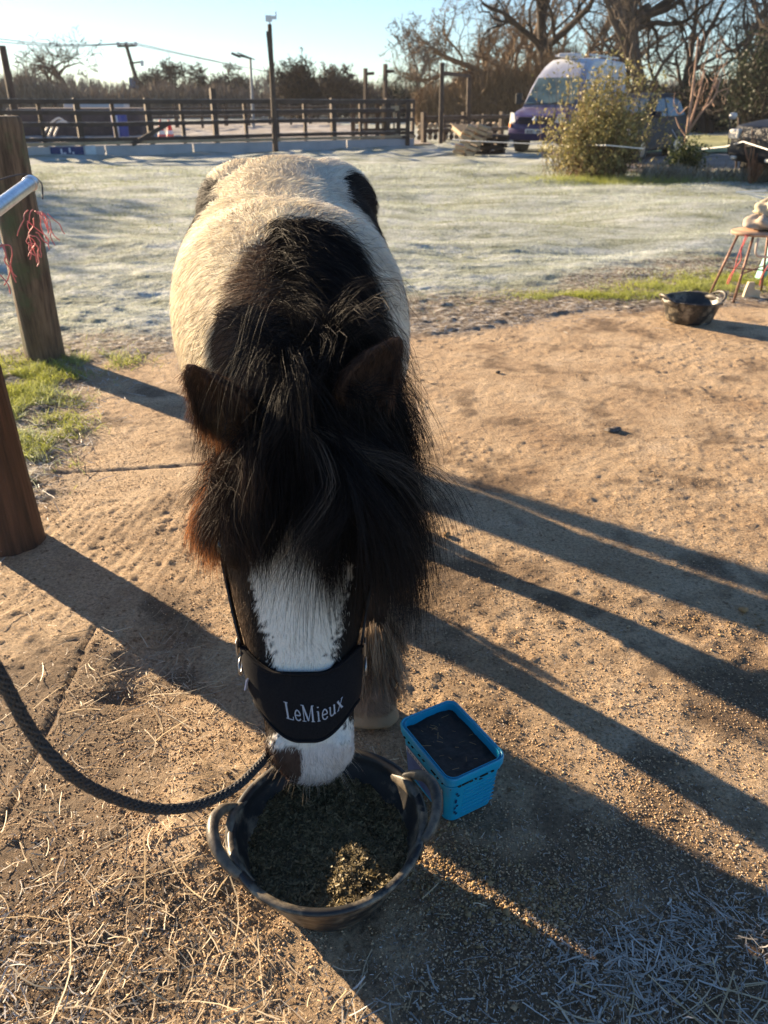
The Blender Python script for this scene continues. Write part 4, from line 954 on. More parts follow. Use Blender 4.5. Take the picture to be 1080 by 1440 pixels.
FA = Vector((-10.15, 23.1, 0)); FB = Vector((.95, 28.9, 0)); FC = Vector((-17.5, 37, 0)); FD = Vector((-3.5, 55, 0))
def rail_fence(A, B, n, h, label, group, rails=(.42, .80, 1.08, 1.34), tall=(), hid=()):
    root = empty('post_and_rail_fence', A); tag(root, label, 'fence', group); inv = Matrix.Translation(-A); d = (B-A)
    nn = Vector((-d.y, d.x, 0)).normalized()
    for k in range(n):
        if k in hid: continue
        p = A+d*k/(n-1); big = k % 2 == 0
        w = .17 if big else .11; hh = h+(.06 if big else 0)+tall.get(k, 0) if isinstance(tall, dict) else h
        b = MB(); b.bar(p+Vector((0, 0, -.1)), p+Vector((random.uniform(-.02, .02), 0, hh)), w, w*.9, (d.x, d.y, 0)); o = b.build('post', tim, root, bevel=.01); o.matrix_parent_inverse = inv
    for j, z in enumerate(rails):
        b = MB(); P = [A+d*t+Vector((0, 0, z+random.uniform(-.02, .02)))-nn*.10 for t in np.linspace(0, 1, 6)]
        for p, q in zip(P[:-1], P[1:]): b.bar(p, q, .045, .10 if j != len(rails)-1 else .12)
        o = b.build('rail', tim, root); o.matrix_parent_inverse = inv
        b = MB()
        for p, q in zip(P[:-1], P[1:]): b.bar(p+Vector((0, 0, .062)), q+Vector((0, 0, .062)), .05, .006)
        o = b.build('rail_frost', frost_t, root); o.matrix_parent_inverse = inv
    return root
rail_fence(FA, FB, 14, 1.38, 'dark front post and rail fence of the riding arena on a grey kick board', 'arena fences', tall={6: .25})
rail_fence(FA+Vector((-.3, .4, 0)), FC, 9, 1.38, 'dark side fence of the arena running away at the left', 'arena fences', (.42, .80, 1.08, 1.34), tall={})
rail_fence(FC+Vector((.3, .4, 0)), FD, 14, 1.35, 'far back fence of the arena seen through the front rails', 'arena fences', (.6, 1.0, 1.3), tall={})
# kick board
b = MB(); d = FB-FA; nn = Vector((-d.y, d.x, 0)).normalized()
kb = empty('kick_board', FA); tag(kb, 'long pale grey kick board along the foot of the arena fence', 'wall'); inv = Matrix.Translation(-FA)
for k in range(5):
    a_ = FA+d*(k/5)-nn*.16; c_ = FA+d*((k+1)/5-.0025)-nn*.16; b = MB(); b.bar(a_+Vector((0, 0, .11)), c_+Vector((0, 0, .11)), .05, .30); o = b.build('board', boardm, kb, bevel=.004); o.matrix_parent_inverse = inv
b = MB(); a_ = FA+d*.01-nn*.165; c_ = FB-nn*.165; b.bar(a_+Vector((0, 0, .32)), c_+Vector((0, 0, .32)), .12, .08); o = b.build('sill_rail', tim_lit, kb); o.matrix_parent_inverse = inv
# diagonal brace
b = MB(); p0 = at(186, 203, Y=24.3); p1 = at(240, 172, Y=25.1); p0.y -= .0; b.bar(p0, p1, .05, .11); tag(b.build('diagonal_brace', tim, None), 'dark timber brace slanting between two front fence posts', 'brace')
# banner and white board fixed on the kick board
def onkb(x, lift, z): 
    q = at(x, 212, Y=23.2); t = ((q.x-FA.x))/d.x; return FA+d*t-nn*(.19+lift)+Vector((0, 0, z))
def kpanel(name, x0, x1, z0, z1, m, label, cat):
    a_ = onkb(x0, .012, (z0+z1)/2); c_ = onkb(x1, .012, (z0+z1)/2); b = MB(); b.bar(a_, c_, .012, z1-z0); o = b.build(name, m); return tag(o, label, cat)
bn = kpanel('banner', 62, 102, .0, .25, mat('navy_banner', (.02, .035, .13), rough=.6), 'navy blue banner fixed on the kick board at left', 'banner')
pr_ = mat('white_print', (.65, .66, .7), rough=.6)
for x0, x1, za, zb in ((74, 76, .05, .20), (77, 80, .05, .11), (84, 86, .10, .22), (88, 90, .06, .12)):
    a_ = onkb(x0, .022, (za+zb)/2); c_ = onkb(x1, .022, (za+zb)/2); b = MB(); b.bar(a_, c_, .006, zb-za); o = b.build('banner_print', pr_); o.parent = bn
kpanel('sign_board', 104, 117, .0, .27, mat('white_panel', (.42, .50, .55), (.6, .66, .68), .6, 4), 'white board propped beside the navy banner', 'board')

def pole(name, base, top, r0, r1, m, label, cat='pole', extra=None, group=None, sides=10):
    base = Vector(base); top = Vector(top); root = empty(name, base); tag(root, label, cat, group); inv = Matrix.Translation(-base)
    b = MB(); b.tube([base-Vector((0, 0, .1)), (base+top)/2, top], [r0, (r0+r1)/2, r1], sides); o = b.build('shaft', m, root, True, bevel=.004); o.matrix_parent_inverse = inv
    if extra:
        for nm, bb, mm in extra: o = bb.build(nm, mm, root); o.matrix_parent_inverse = inv
    return root
whitem = mat('white_plastic', (.7, .7, .7), rough=.4); dark = mat('dark_metal', (.02, .02, .022), (.05, .05, .05), .5, 10)
# camera mast in front of the fence
Yc = 24.9; base = at(387, 204, Y=Yc); base.z = 0; top = at(379, 34, Y=Yc)
ex = MB(); ex.bar(at(383, 102, Y=Yc-.1), at(377.5, 44, Y=Yc-.1), .12, .12); cam_ = MB(); tp = at(378, 26, Y=Yc); cam_.box(tp, (.16, .16, .14)); cam_.box(tp+Vector((.14, 0, .02)), (.14, .08, .08)); cam_.box(tp+Vector((.2, 0, .1)), (.03, .03, .12)); cam_.tube([tp+Vector((.05, 0, -.25)), tp], .02, 6)
pole('camera_mast', base, top, .085, .06, tim, 'tall dark timber mast with a small white camera on top by the arena fence', 'mast', [('upper_batten', ex, tim), ('camera', cam_, whitem)])
# solar street light
Yl = 46; base = at(357, 185, Y=Yl); base.z = 0; top = at(352, 82, Y=Yl); ar = MB(); ar.bar(top, at(328, 76, Y=Yl), .09, .09); ar.bar(at(338, 80, Y=Yl), at(326, 75, Y=Yl), .34, .12)
sp = MB(); c = at(346, 79, Y=Yl); sp.box(c, (.85, .6, .05), Matrix.Rotation(.35, 3, 'Y')); sp.bar(c, top, .06, .06)
pole('solar_lamp', base, top, .09, .06, mat('grey_pole', (.25, .26, .27), rough=.5), 'thin grey street light with a solar panel behind the arena', 'street lamp', [('lamp_arm', ar, dark), ('solar_panel', sp, dark)])
# utility pole and wires
Yu = 88; base = at(206, 160, Y=Yu); base.z = 0; top = at(177, 62, Y=Yu); tz = MB(); tz.bar(at(165, 65, Y=Yu), at(192, 64, Y=Yu), .2, .2); tz2 = MB(); tz2.bar(at(182, 89, Y=Yu), at(200, 87, Y=Yu), .15, .15)
insl = [('insulator', MB().bar(at(x, y0, Y=Yu), at(x, y1, Y=Yu), .25, .25), whitem) for x, y0, y1 in ((166, 64, 59), (178, 64, 59), (191, 64, 59), (200, 93, 85))]
tr = MB(); tr.box(at(189, 117, Y=Yu-.6), (.8, .7, .95))
pole('utility_pole', base, top, .24, .17, tim, 'leaning wooden utility pole with crossarms beyond the arena', 'utility pole', [('crossarm', tz, tim), ('crossarm', tz2, tim), ('transformer', tr, mat('blue_grey', (.10, .14, .22), rough=.5))]+insl)
for i, (ya, yb, yc, yd) in enumerate(((48, 61, 88, 108), (54, 62, 92, 112))):
    b = MB(); L1 = at(-60, ya-2, Y=70); P1 = at(178+i*12, 60.5, Y=Yu); L2 = at(620, yd, Y=210)
    pts = [L1.lerp(P1, t)-Vector((0, 0, 1.2*math.sin(math.pi*t)*.35)) for t in np.linspace(0, 1, 14)]+[P1.lerp(L2, t)-Vector((0, 0, 2.2*math.sin(math.pi*t))) for t in np.linspace(0, 1, 24)][1:]
    b.tube(pts, .035, 5); tag(b.build('power_line', mat('wire_grey', (.16, .16, .17), rough=.6), None, True), ('upper' if i == 0 else 'lower')+' overhead wire strung from the utility pole across the sky', 'power line')
base = at(19, 150, Y=30); base.z = 0
pole('timber_pole', base, at(3, 64, Y=30), .14, .11, tim, 'dark leaning pole at the far left behind the taller post', 'pole')
# arena entrance uprights, goal frame
for i, (x0, y0, x1, y1, yb, Y, lab) in enumerate(((514, 96, 514, 190, 0, 30.5, 'left upright with a short side arm at the arena entrance'), (542, 90, 540, 190, 0, 30.2, 'taller right upright with a short side arm at the arena entrance'))):
    base = at(x1, y1, Y=Y); base.z = 0; top = at(x0, y0, Y=Y); b = MB(); q = at(x0, y0+8+i*3, Y=Y); b.bar(q, q+Vector((.30, 0, .02)), .1, .09)
    if i: b.bar(at(544, 100, Y=Y), at(544, 134, Y=Y), .05, .05)
    pole('entrance_upright', base, top, .08, .075, tim, lab, 'upright', [('side_arm', b, tim)], sides=4)
def gate_block():
    Y = 28.4; c0 = at(497, 205, Y=Y); c1 = at(575, 203, Y=29.3); c0.z = c1.z = 0; root = empty('arena_gate', c0); tag(root, 'dark slatted timber arena gate with pale top and bottom boards', 'gate'); inv = Matrix.Translation(-c0)
    for x, h in ((497, 1.45), (531, 1.42), (560, 1.42), (573, 1.35)):
        p = at(x, 204, Y=Y+.2); p.z = 0; b = MB(); b.bar(p, p+Vector((0, 0, h)), .2 if x in (497, 560) else .14, .14, (1, 0, 0)); o = b.build('gate_post', tim, root, bevel=.01); o.matrix_parent_inverse = inv
    for x, y, x2, y2, w, m in ((535, 153, 561, 152, .14, tim_lit), (535, 192, 561, 191, .12, tim_lit), (500, 172, 575, 170, .09, tim), (500, 183, 575, 182, .09, tim), (500, 194, 575, 193, .09, tim), (505, 158, 535, 158, .09, tim)):
        b = MB(); b.bar(at(x, y, Y=Y), at(x2, y2, Y=Y+.1), .05, w); o = b.build('gate_board', m, root); o.matrix_parent_inverse = inv
    for x in (538, 546, 554):
        b = MB(); b.bar(at(x, 156, Y=Y+.1), at(x, 190, Y=Y+.1), .07, .07); o = b.build('slat', tim_lit, root); o.matrix_parent_inverse = inv
gate_block()
def goal():
    Y = 29.5; a = at(620, 196, Y=Y); a.z = 0; root = empty('goal_posts', a); tag(root, 'tall dark timber goal frame standing right of the arena gate', 'frame'); inv = Matrix.Translation(-a)
    b_ = at(658, 190, Y=31); b_.z = 0
    for p, t in ((a, at(622, 88, Y=Y)), (b_, at(660, 106, Y=31))):
        m_ = MB(); m_.bar(p, t, .16, .14, (1, 0, 0)); o = m_.build('upright', tim, root, bevel=.01); o.matrix_parent_inverse = inv
    m_ = MB(); m_.bar(at(622, 103, Y=Y), at(660, 107, Y=31), .09, .11); o = m_.build('crossbar', tim, root); o.matrix_parent_inverse = inv
    m_ = MB()
    for k in range(4): y = 167+k*5; m_.bar(at(622, y, Y=Y), at(658, y, Y=31), .05, .06)
    o = m_.build('lower_rails', tim, root); o.matrix_parent_inverse = inv
goal()
rail_fence(Vector((1.4, 30.2, 0)), Vector((9.5, 35.5, 0)), 12, .95, 'low paddock fence running right behind the goal frame', 'arena fences', (.45, .85), tall={})
# things seen through the fence
b = MB(); c = at(118, 182, Y=36); b.box((c.x, c.y, .55), (5.4, 2.0, 1.1)); tag(b.build('dark_container', mat('brown_tarp', (.07, .05, .045), (.13, .09, .08), .8, 2), None, bevel=.12), 'low dark covered trailer behind the left rails', 'trailer')
b = MB(); c = at(140, 173, Y=37.6); b.box((c.x, c.y, 1.15), (2.6, .8, .22)); tag(b.build('white_sheet', mat('white_sheet', (.55, .55, .55), rough=.7), None, bevel=.06), 'white sheeted pile showing above the dark trailer', 'sheet')
b = MB(); c = at(170, 185, Y=34); b.tube([(c.x, c.y, 0), (c.x, c.y, .95)], .3, 20); tag(b.build('blue_barrel', mat('blue_barrel', (.03, .06, .28), rough=.45), None, True, bevel=.03), 'dark blue barrel behind the front arena rails', 'barrel')
b = MB(); c = at(164, 185, Y=33.5); b.tube([(c.x, c.y, 0), (c.x, c.y, .85)], .10, 12); tag(b.build('white_pillar', whitem, None, True), 'short white pillar left of the blue barrel', 'pillar')
cone_p = None
for i, (x, lab) in enumerate(((227.5, 'red traffic cone left of the tall fence post'), (239.5, 'red traffic cone half hidden by the tall fence post'))):
    c = at(x, 190, Y=31+i); c.z = GZ(c.x, c.y)+.05; root = empty('traffic_cone', c); tag(root, lab, 'traffic cone', 'cones in the arena')
    k = MB(); k.lathe([(.17, .03), (.12, .22), (.07, .5), (.03, .68), (.001, .69)], (0, 0, 0), 20); k.build('cone', mat('red_cone', (.75, .04, .02), rough=.5), root, True)
    k = MB(); k.lathe([(.128, .20), (.094, .36)], (0, 0, 0), 20); k.build('reflective_band', whitem, root, True); k = MB(); k.box((0, 0, .015), (.42, .42, .03)); k.build('base', dark, root, bevel=.01)
b = MB(); 
for k in range(3): b.tube(smooth_path([at(60+k*8, 192, Y=30), at(70+k*7, 175, Y=30), at(84+k*6, 166+k*4, Y=30.3), at(96+k*4, 178, Y=30.5)], 16), .03, 6)
tag(b.build('hose_coil', mat('white_hose', (.5, .5, .5), rough=.5), None, True), 'pale coiled hose heap behind the left rails', 'hose')

# wood pile right of the gate
def pallet(name, c, tilt, rz, m, label, n=6, sz=(.95, .8), grp='pallets by the lane'):
    root = empty(name, c, rz); tag(root, label, 'pallet', grp); M = Matrix.Rotation(tilt, 3, 'X')
    for k in range(n):
        b = MB(); b.box(M@Vector((0, -sz[1]/2+sz[1]*k/(n-1), 0)), (sz[0], .085, .03), M); b.build('slat', m, root)
        b = MB(); b.box(M@Vector((0, -sz[1]/2+sz[1]*k/(n-1), -.12)), (sz[0], .10, .025), M); b.build('slat', m, root)
    for x in (-.42, 0, .42):
        b = MB(); b.box(M@Vector((x, 0, -.06)), (.09, sz[1], .09), M); b.build('bearer', m, root)
    return root
c = at(655, 216, Y=24.0); c.z = .02; root = empty('timber_stack', c, R(-12)); tag(root, 'leaning stack of pale sunlit timber blocks left of the van', 'timber stack')
for i in range(6):
    for j in range(2):
        b = MB(); M = Matrix.Rotation(R(16+random.uniform(-3, 3)), 3, 'Y')@Matrix.Rotation(R(random.uniform(-8, 8)), 3, 'Z')
        b.box((-.20+j*.33+.075*i+random.uniform(-.03, .03), random.uniform(-.03, .03), .07+.125*i), (.30+random.uniform(-.03, .05), .5, .085), M); b.build('block', tim_lit, root, bevel=.008)
c = at(668, 200, Y=24.8); pallet('wooden_pallet', (c.x-.1, c.y, .66), R(12), R(15), tim_lit, 'pale pallet lying on top of the dark heap left of the van')
c = at(684, 205, Y=24.9)
for k in range(3): pallet('wooden_pallet', (c.x+.03*k, c.y+.1, .15+.17*k), R(2), R(10+5*k), tim, ['bottom', 'middle', 'upper'][k]+' dark pallet of the heap left of the van')
def logs():
    for i in range(16):
        x = 590+i*7.5; c = at(x, 180, Y=33.0+i*.08); b = MB(); root = empty('log_stack', (c.x, c.y, 0)); tag(root, f'pile of pale cut timber ends by the paddock fence', 'log pile', 'timber piles along the paddock fence')
        for k in range(3): 
            z = .12+.19*k; b = MB(); b.tube([(-.02, -.35, z), (.03, .35, z+.02)], .09+.01*((i*k) % 3), 9); b.build('log', tim_lit if (i+k) % 3 else tim, root, True, bevel=.008)
logs()

# ------------------------------------------------------------------ vehicles
glassm = mat('vehicle_glass', (.05, .08, .085), (.13, .19, .19), .12, 2, spec=.8); blackp = mat('black_trim', (.015, .015, .016), rough=.5); tyre = mat('tyre', (.018, .018, .018), (.03, .03, .03), .85, 20)
lampm = mat('lamp_glass', (.62, .60, .55), rough=.15, coat=.5); amber = mat('amber_lens', (.75, .25, .05), rough=.3); chrome = mat('chrome', (.6, .6, .62), rough=.25, metal=1); plate_m = mat('number_plate', (.62, .62, .58), rough=.5)
def vehicle(name, loc, rz, W, prof, m, label, roofm=None, tuck=.16, belt=1.0, wheels=(.85, 3.9), wr=.33, wtuck=.05):
    """prof: closed side outline (l, z), l=0 nose; faces along -y in local space"""
    root = empty(name, loc, rz); tag(root, label, name.split('_')[-1] if name.split('_')[-1] in ('van', 'car') else 'car'); n = len(prof); V3 = []
    top = max(z for _, z in prof)
    rows = (-1, -.93, -.6, 0, .6, .93, 1)
    for r in rows:
        for (l, z) in prof:
            w = W/2-(tuck*max(0, (z-belt)/(top-belt))**1.2); edge = .05 if abs(r) == 1 else 0
            bow = .10*(abs(r)**2.5) if l < 1.2 else 0
            cz = -.06*(abs(r)**3) if z > top-.35 else 0
            V3.append((r*w, -0+l+bow+edge*(.4 if l < 2 else -.4), z+cz-edge*(1 if z > .5 else -1)*.5))
    F = [tuple(range(n-1, -1, -1)), tuple((len(rows)-1)*n+k for k in range(n))]
    F += [(i*n+k, i*n+(k+1) % n, (i+1)*n+(k+1) % n, (i+1)*n+k) for i in range(len(rows)-1) for k in range(n)]
    b = MB(); b.add(V3, F); bd = b.build('body', m, root, True, bevel=.03, seg=3)
    for wl in wheels:
        for s in (-1, 1):
            x = s*(W/2-.10-wtuck*.2)
            ar = MB(); ar.tube([(x-.1*s, wl, wr), (x+s*.112, wl, wr)], wr+.07, 28); ar.build('wheel_arch', blackp, root)
            t = MB(); t.tube([(x-.1, wl, wr), (x+.1+(.03*s), wl, wr)], wr, 28); w_ = t.build('wheel', tyre, root, True, bevel=.03)
            h = MB(); h.tube([(x+s*.10, wl, wr), (x+s*.142, wl, wr)], wr*.58, 20); h.build('rim', chrome, w_, False, bevel=.01)
    return root
def panel(root, name, pts, m, th=.012, parent=None, bev=.008):
    b = MB(); P = [Vector(p) for p in pts]; nn = (P[1]-P[0]).cross(P[2]-P[0]).normalized()*th
    n = len(P); b.add([p+nn*0 for p in P]+[p+nn for p in P], [tuple(range(n-1, -1, -1)), tuple(range(n, 2*n))]+[(k, (k+1) % n, n+(k+1) % n, n+k) for k in range(n)])
    return b.build(name, m, parent or root, bevel=bev)
def van():
    frost_roof = (.44, .46, .52)
    m, nt, b = new_mat('purple_van_paint'); tc = nt.nodes.new('ShaderNodeTexCoord'); sx = nt.nodes.new('ShaderNodeSeparateXYZ'); nt.links.new(tc.outputs['Object'], sx.inputs[0])
    mp = nt.nodes.new('ShaderNodeMath'); mp.operation = 'ADD'; nt.links.new(sx.outputs[2], mp.inputs[0])
    ns = nt.nodes.new('ShaderNodeMath'); ns.operation = 'MULTIPLY_ADD'; ns.inputs[1].default_value = .5; ns.inputs[2].default_value = -.25; nt.links.new(noise(nt, 3, 5, .6), ns.inputs[0]); nt.links.new(ns.outputs[0], mp.inputs[1])
    dv = nt.nodes.new('ShaderNodeMath'); dv.operation = 'DIVIDE'; dv.inputs[1].default_value = 3; nt.links.new(mp.outputs[0], dv.inputs[0])
    c = ramp(nt, dv.outputs[0], [(.31, (.026, .012, .10)), (.37, (.10, .08, .16)), (.43, (.26, .26, .34)), (.72, (.34, .36, .45)), (.84, (.62, .64, .68))]); nt.links.new(c, b.inputs['Base Color']); b.inputs['Roughness'].default_value = .38; b.inputs['Coat Weight'].default_value = .3
    loc = at(749, 214, Y=25.6); loc.z = 0
    prof = [(.10, .32), (.02, .45), (0, .62), (.04, .80), (.12, .98), (.45, 1.10), (.85, 1.19), (1.30, 1.72), (1.62, 2.06), (1.95, 2.36), (2.35, 2.52), (3.2, 2.56), (4.9, 2.52), (5.05, 2.40), (5.10, 1.4), (5.10, .5), (5.0, .32)]
    r = vehicle('camper_van', loc, R(-35), 1.86, prof, m, 'purple high roof camper van with a frosted bonnet and roof facing the yard', tuck=.22, belt=1.1, wheels=(.92, 4.15), wr=.32)
    W = .93
    # windscreen lies on the slope (.85,1.19)-(1.62,2.06)
    panel(r, 'windscreen', [(-.80, .905, 1.27), (.80, .905, 1.27), (.70, 1.50, 1.96), (-.70, 1.50, 1.96)], glassm, .05)
    for s in (-1, 1):
        b = MB(); b.bar((s*.15-.05, .86, 1.31), (s*.62, .93, 1.36), .02, .015); b.build('wiper', blackp, r)
        q = [(s*.62, -.0, .80), (s*.86, .10, .78), (s*.87, .16, 1.06), (s*.70, .06, 1.04)]; q = q if s > 0 else q[::-1]
        hl = panel(r, 'headlight', q, lampm, .035)
        q = [(s*.80, .05, .66), (s*.90, .15, .66), (s*.90, .16, .77), (s*.80, .06, .77)]; q = q if s > 0 else q[::-1]; panel(r, 'indicator', q, amber, .03)
        b = MB(); b.box((s*1.06, .98, 1.42), (.20, .12, .30)); mr = b.build('mirror', blackp, r, bevel=.03); b = MB(); b.bar((s*.88, 1.02, 1.34), (s*.98, 1.0, 1.36), .05, .05); b.build('mirror_arm', blackp, mr)
        xw = lambda z: s*(W+.012-.22*max(0, (z-1.1)/1.46)**1.2)
        q = [(xw(1.22), 1.12, 1.22), (xw(1.22), 1.95, 1.22), (xw(1.85), 1.95, 1.85), (xw(1.85), 1.55, 1.85)]; panel(r, 'side_window', q if s > 0 else q[::-1], glassm, .012)
        q = [(xw(1.22), 2.3, 1.22), (xw(1.22), 3.4, 1.22), (xw(1.8), 3.4, 1.8), (xw(1.8), 2.3, 1.8)]; panel(r, 'side_window', q if s > 0 else q[::-1], glassm, .012)
    b = MB()
    for z in (.79, .855, .92): b.box((0, .0+(z-.79)*.5, z), (1.12, .07, .035))
    g = b.build('grille', blackp, r, bevel=.008)
    b = MB(); b.add([(0, -.055, .98), (.085, -.05, .87), (0, -.055, .76), (-.085, -.05, .87), (0, -.07, .90), (.03, -.07, .87), (0, -.07, .84), (-.03, -.07, .87)], [(0, 1, 5, 4), (1, 2, 6, 5), (2, 3, 7, 6), (3, 0, 4, 7)]); 
    q = b.build('badge', chrome, g); q.modifiers.new('s', 'SOLIDIFY').thickness = .012
    b = MB(); b.box((0, .02, .42), (1.72, .16, .20)); b.build('bumper', mat('dark_purple', (.02, .012, .06), rough=.45), r, bevel=.03)
    b = MB(); b.box((0, -.035, .56), (.56, .03, .135)); pl = b.build('number_plate', plate_m, r, bevel=.004)
    b = MB()
    for k, w in enumerate((.05, .035, .05, .02, 0, .05, .045)):
        if w: b.box((-.20+k*.065, -.054, .56), (w, .006, .07))
    b.build('plate_characters', mat('plate_ink', (.12, .12, .13), rough=.6), pl)
    b = MB(); b.box((-.1, 2.3, 2.60), (.55, .5, .10)); b.build('roof_hatch', mat('roof_white', (.55, .56, .6), rough=.5), r, bevel=.03)
    for s in (-1, 1): b = MB(); b.bar((s*.55, 2.3, 2.60), (s*.55, 4.7, 2.58), .05, .05); b.build('roof_rail', mat('roof_white', (.55, .56, .6), rough=.5), r)
van()
def car():
    loc = at(836, 226, Y=21.0); loc.z = 0
    pm = mat('dark_blue_paint', (.008, .011, .022), (.014, .02, .036), .55, 4, spec=.2)
    prof = [(.15, .25), (.02, .40), (0, .62), (.10, .80), (.9, .98), (1.55, 1.40), (1.9, 1.53), (2.7, 1.56), (3.4, 1.46), (3.75, 1.02), (3.85, .8), (3.82, .4), (3.7, .25)]
    r = vehicle('parked_car', loc, R(-38), 1.72, prof, pm, 'dark blue hatchback parked behind the leafy bush', tuck=.20, belt=.95, wheels=(.75, 3.1), wr=.31)
    W = .86; gl = mat('reflective_glass', (.03, .05, .08), (.06, .10, .15), .2, 2)
    for s in (-1, 1):
        xw = lambda z: s*(W+.010-.20*max(0, (z-.95)/.61)**1.2)
        for q in ([(1.25, 1.02), (2.15, 1.02), (2.15, 1.42), (1.72, 1.42)], [(2.22, 1.02), (3.0, 1.02), (2.92, 1.42), (2.22, 1.44)], [(3.06, 1.03), (3.45, 1.05), (3.25, 1.36), (2.98, 1.40)]):
            p = [(xw(z), l, z) for l, z in q]; panel(r, 'side_window', p if s > 0 else p[::-1], gl, .012)
        b = MB(); b.box((s*.98, 1.2, 1.08), (.18, .10, .14)); b.build('mirror', pm, r, bevel=.03)
        b = MB(); b.box((s*.62, .06, .70), (.34, .10, .16)); b.build('headlight', lampm, r, bevel=.03)
        b = MB(); b.box((s*.87, 2.2, .92), (.02, .16, .03)); b.build('door_handle', pm, r, bevel=.008)
    panel(r, 'windscreen', [(-.72, 1.0, 1.07), (.72, 1.0, 1.07), (.60, 1.52, 1.40), (-.60, 1.52, 1.40)], gl, .04)
    b = MB(); b.box((0, .01, .45), (1.2, .08, .14)); b.build('grille', blackp, r, bevel=.01)
    for s in (-1, 1): b = MB(); b.bar((s*.62, 1.9, 1.56), (s*.60, 3.2, 1.52), .03, .04); b.build('roof_bar', pm, r)
car()
def jeep():
    loc = at(1040, 247, Y=15.2); loc.z = 0; loc.x += .15
    pm = mat('black_car_paint', (.010, .011, .014), (.02, .022, .028), .55, 5, spec=.3)
    prof = [(.12, .38), (.0, .50), (0, .78), (.08, .98), (.5, 1.06), (1.15, 1.12), (1.75, 1.62), (2.1, 1.72), (3.6, 1.72), (4.2, 1.60), (4.35, 1.1), (4.35, .5), (4.2, .38)]
    r = vehicle('parked_car', loc, R(-78), 1.80, prof, pm, 'black off-road car cut off by the right edge of the photo', tuck=.18, belt=1.05, wheels=(.85, 3.4), wr=.37)
    for s in (-1, 1):
        b = MB(); b.box((s*1.02, 1.25, 1.22), (.24, .14, .18)); b.build('mirror', blackp, r, bevel=.05)
        b = MB(); b.box((s*.68, .06, .84), (.30, .12, .17)); b.build('headlight', lampm, r, bevel=.03)
        b = MB(); b.box((s*.5, -.02, .46), (.14, .06, .06)); b.build('fog_lamp', lampm, r, bevel=.02)
        b = MB(); b.box((s*.905, .42, .60), (.03, .42, .10)); b.build('wheel_trim', mat('pale_trim', (.2, .2, .2), rough=.5), r, bevel=.01)
        q = [(s*.905, 1.35, 1.16), (s*.905, 2.3, 1.16), (s*.80, 2.3, 1.60), (s*.80, 1.85, 1.60)]; panel(r, 'side_window', q if s > 0 else q[::-1], glassm, .012)
    panel(r, 'windscreen', [(-.76, 1.22, 1.22), (.76, 1.22, 1.22), (.66, 1.68, 1.60), (-.66, 1.68, 1.60)], glassm, .04)
    b = MB(); b.box((0, -.01, .72), (.9, .06, .16)); b.build('grille', blackp, r, bevel=.01)
jeep()

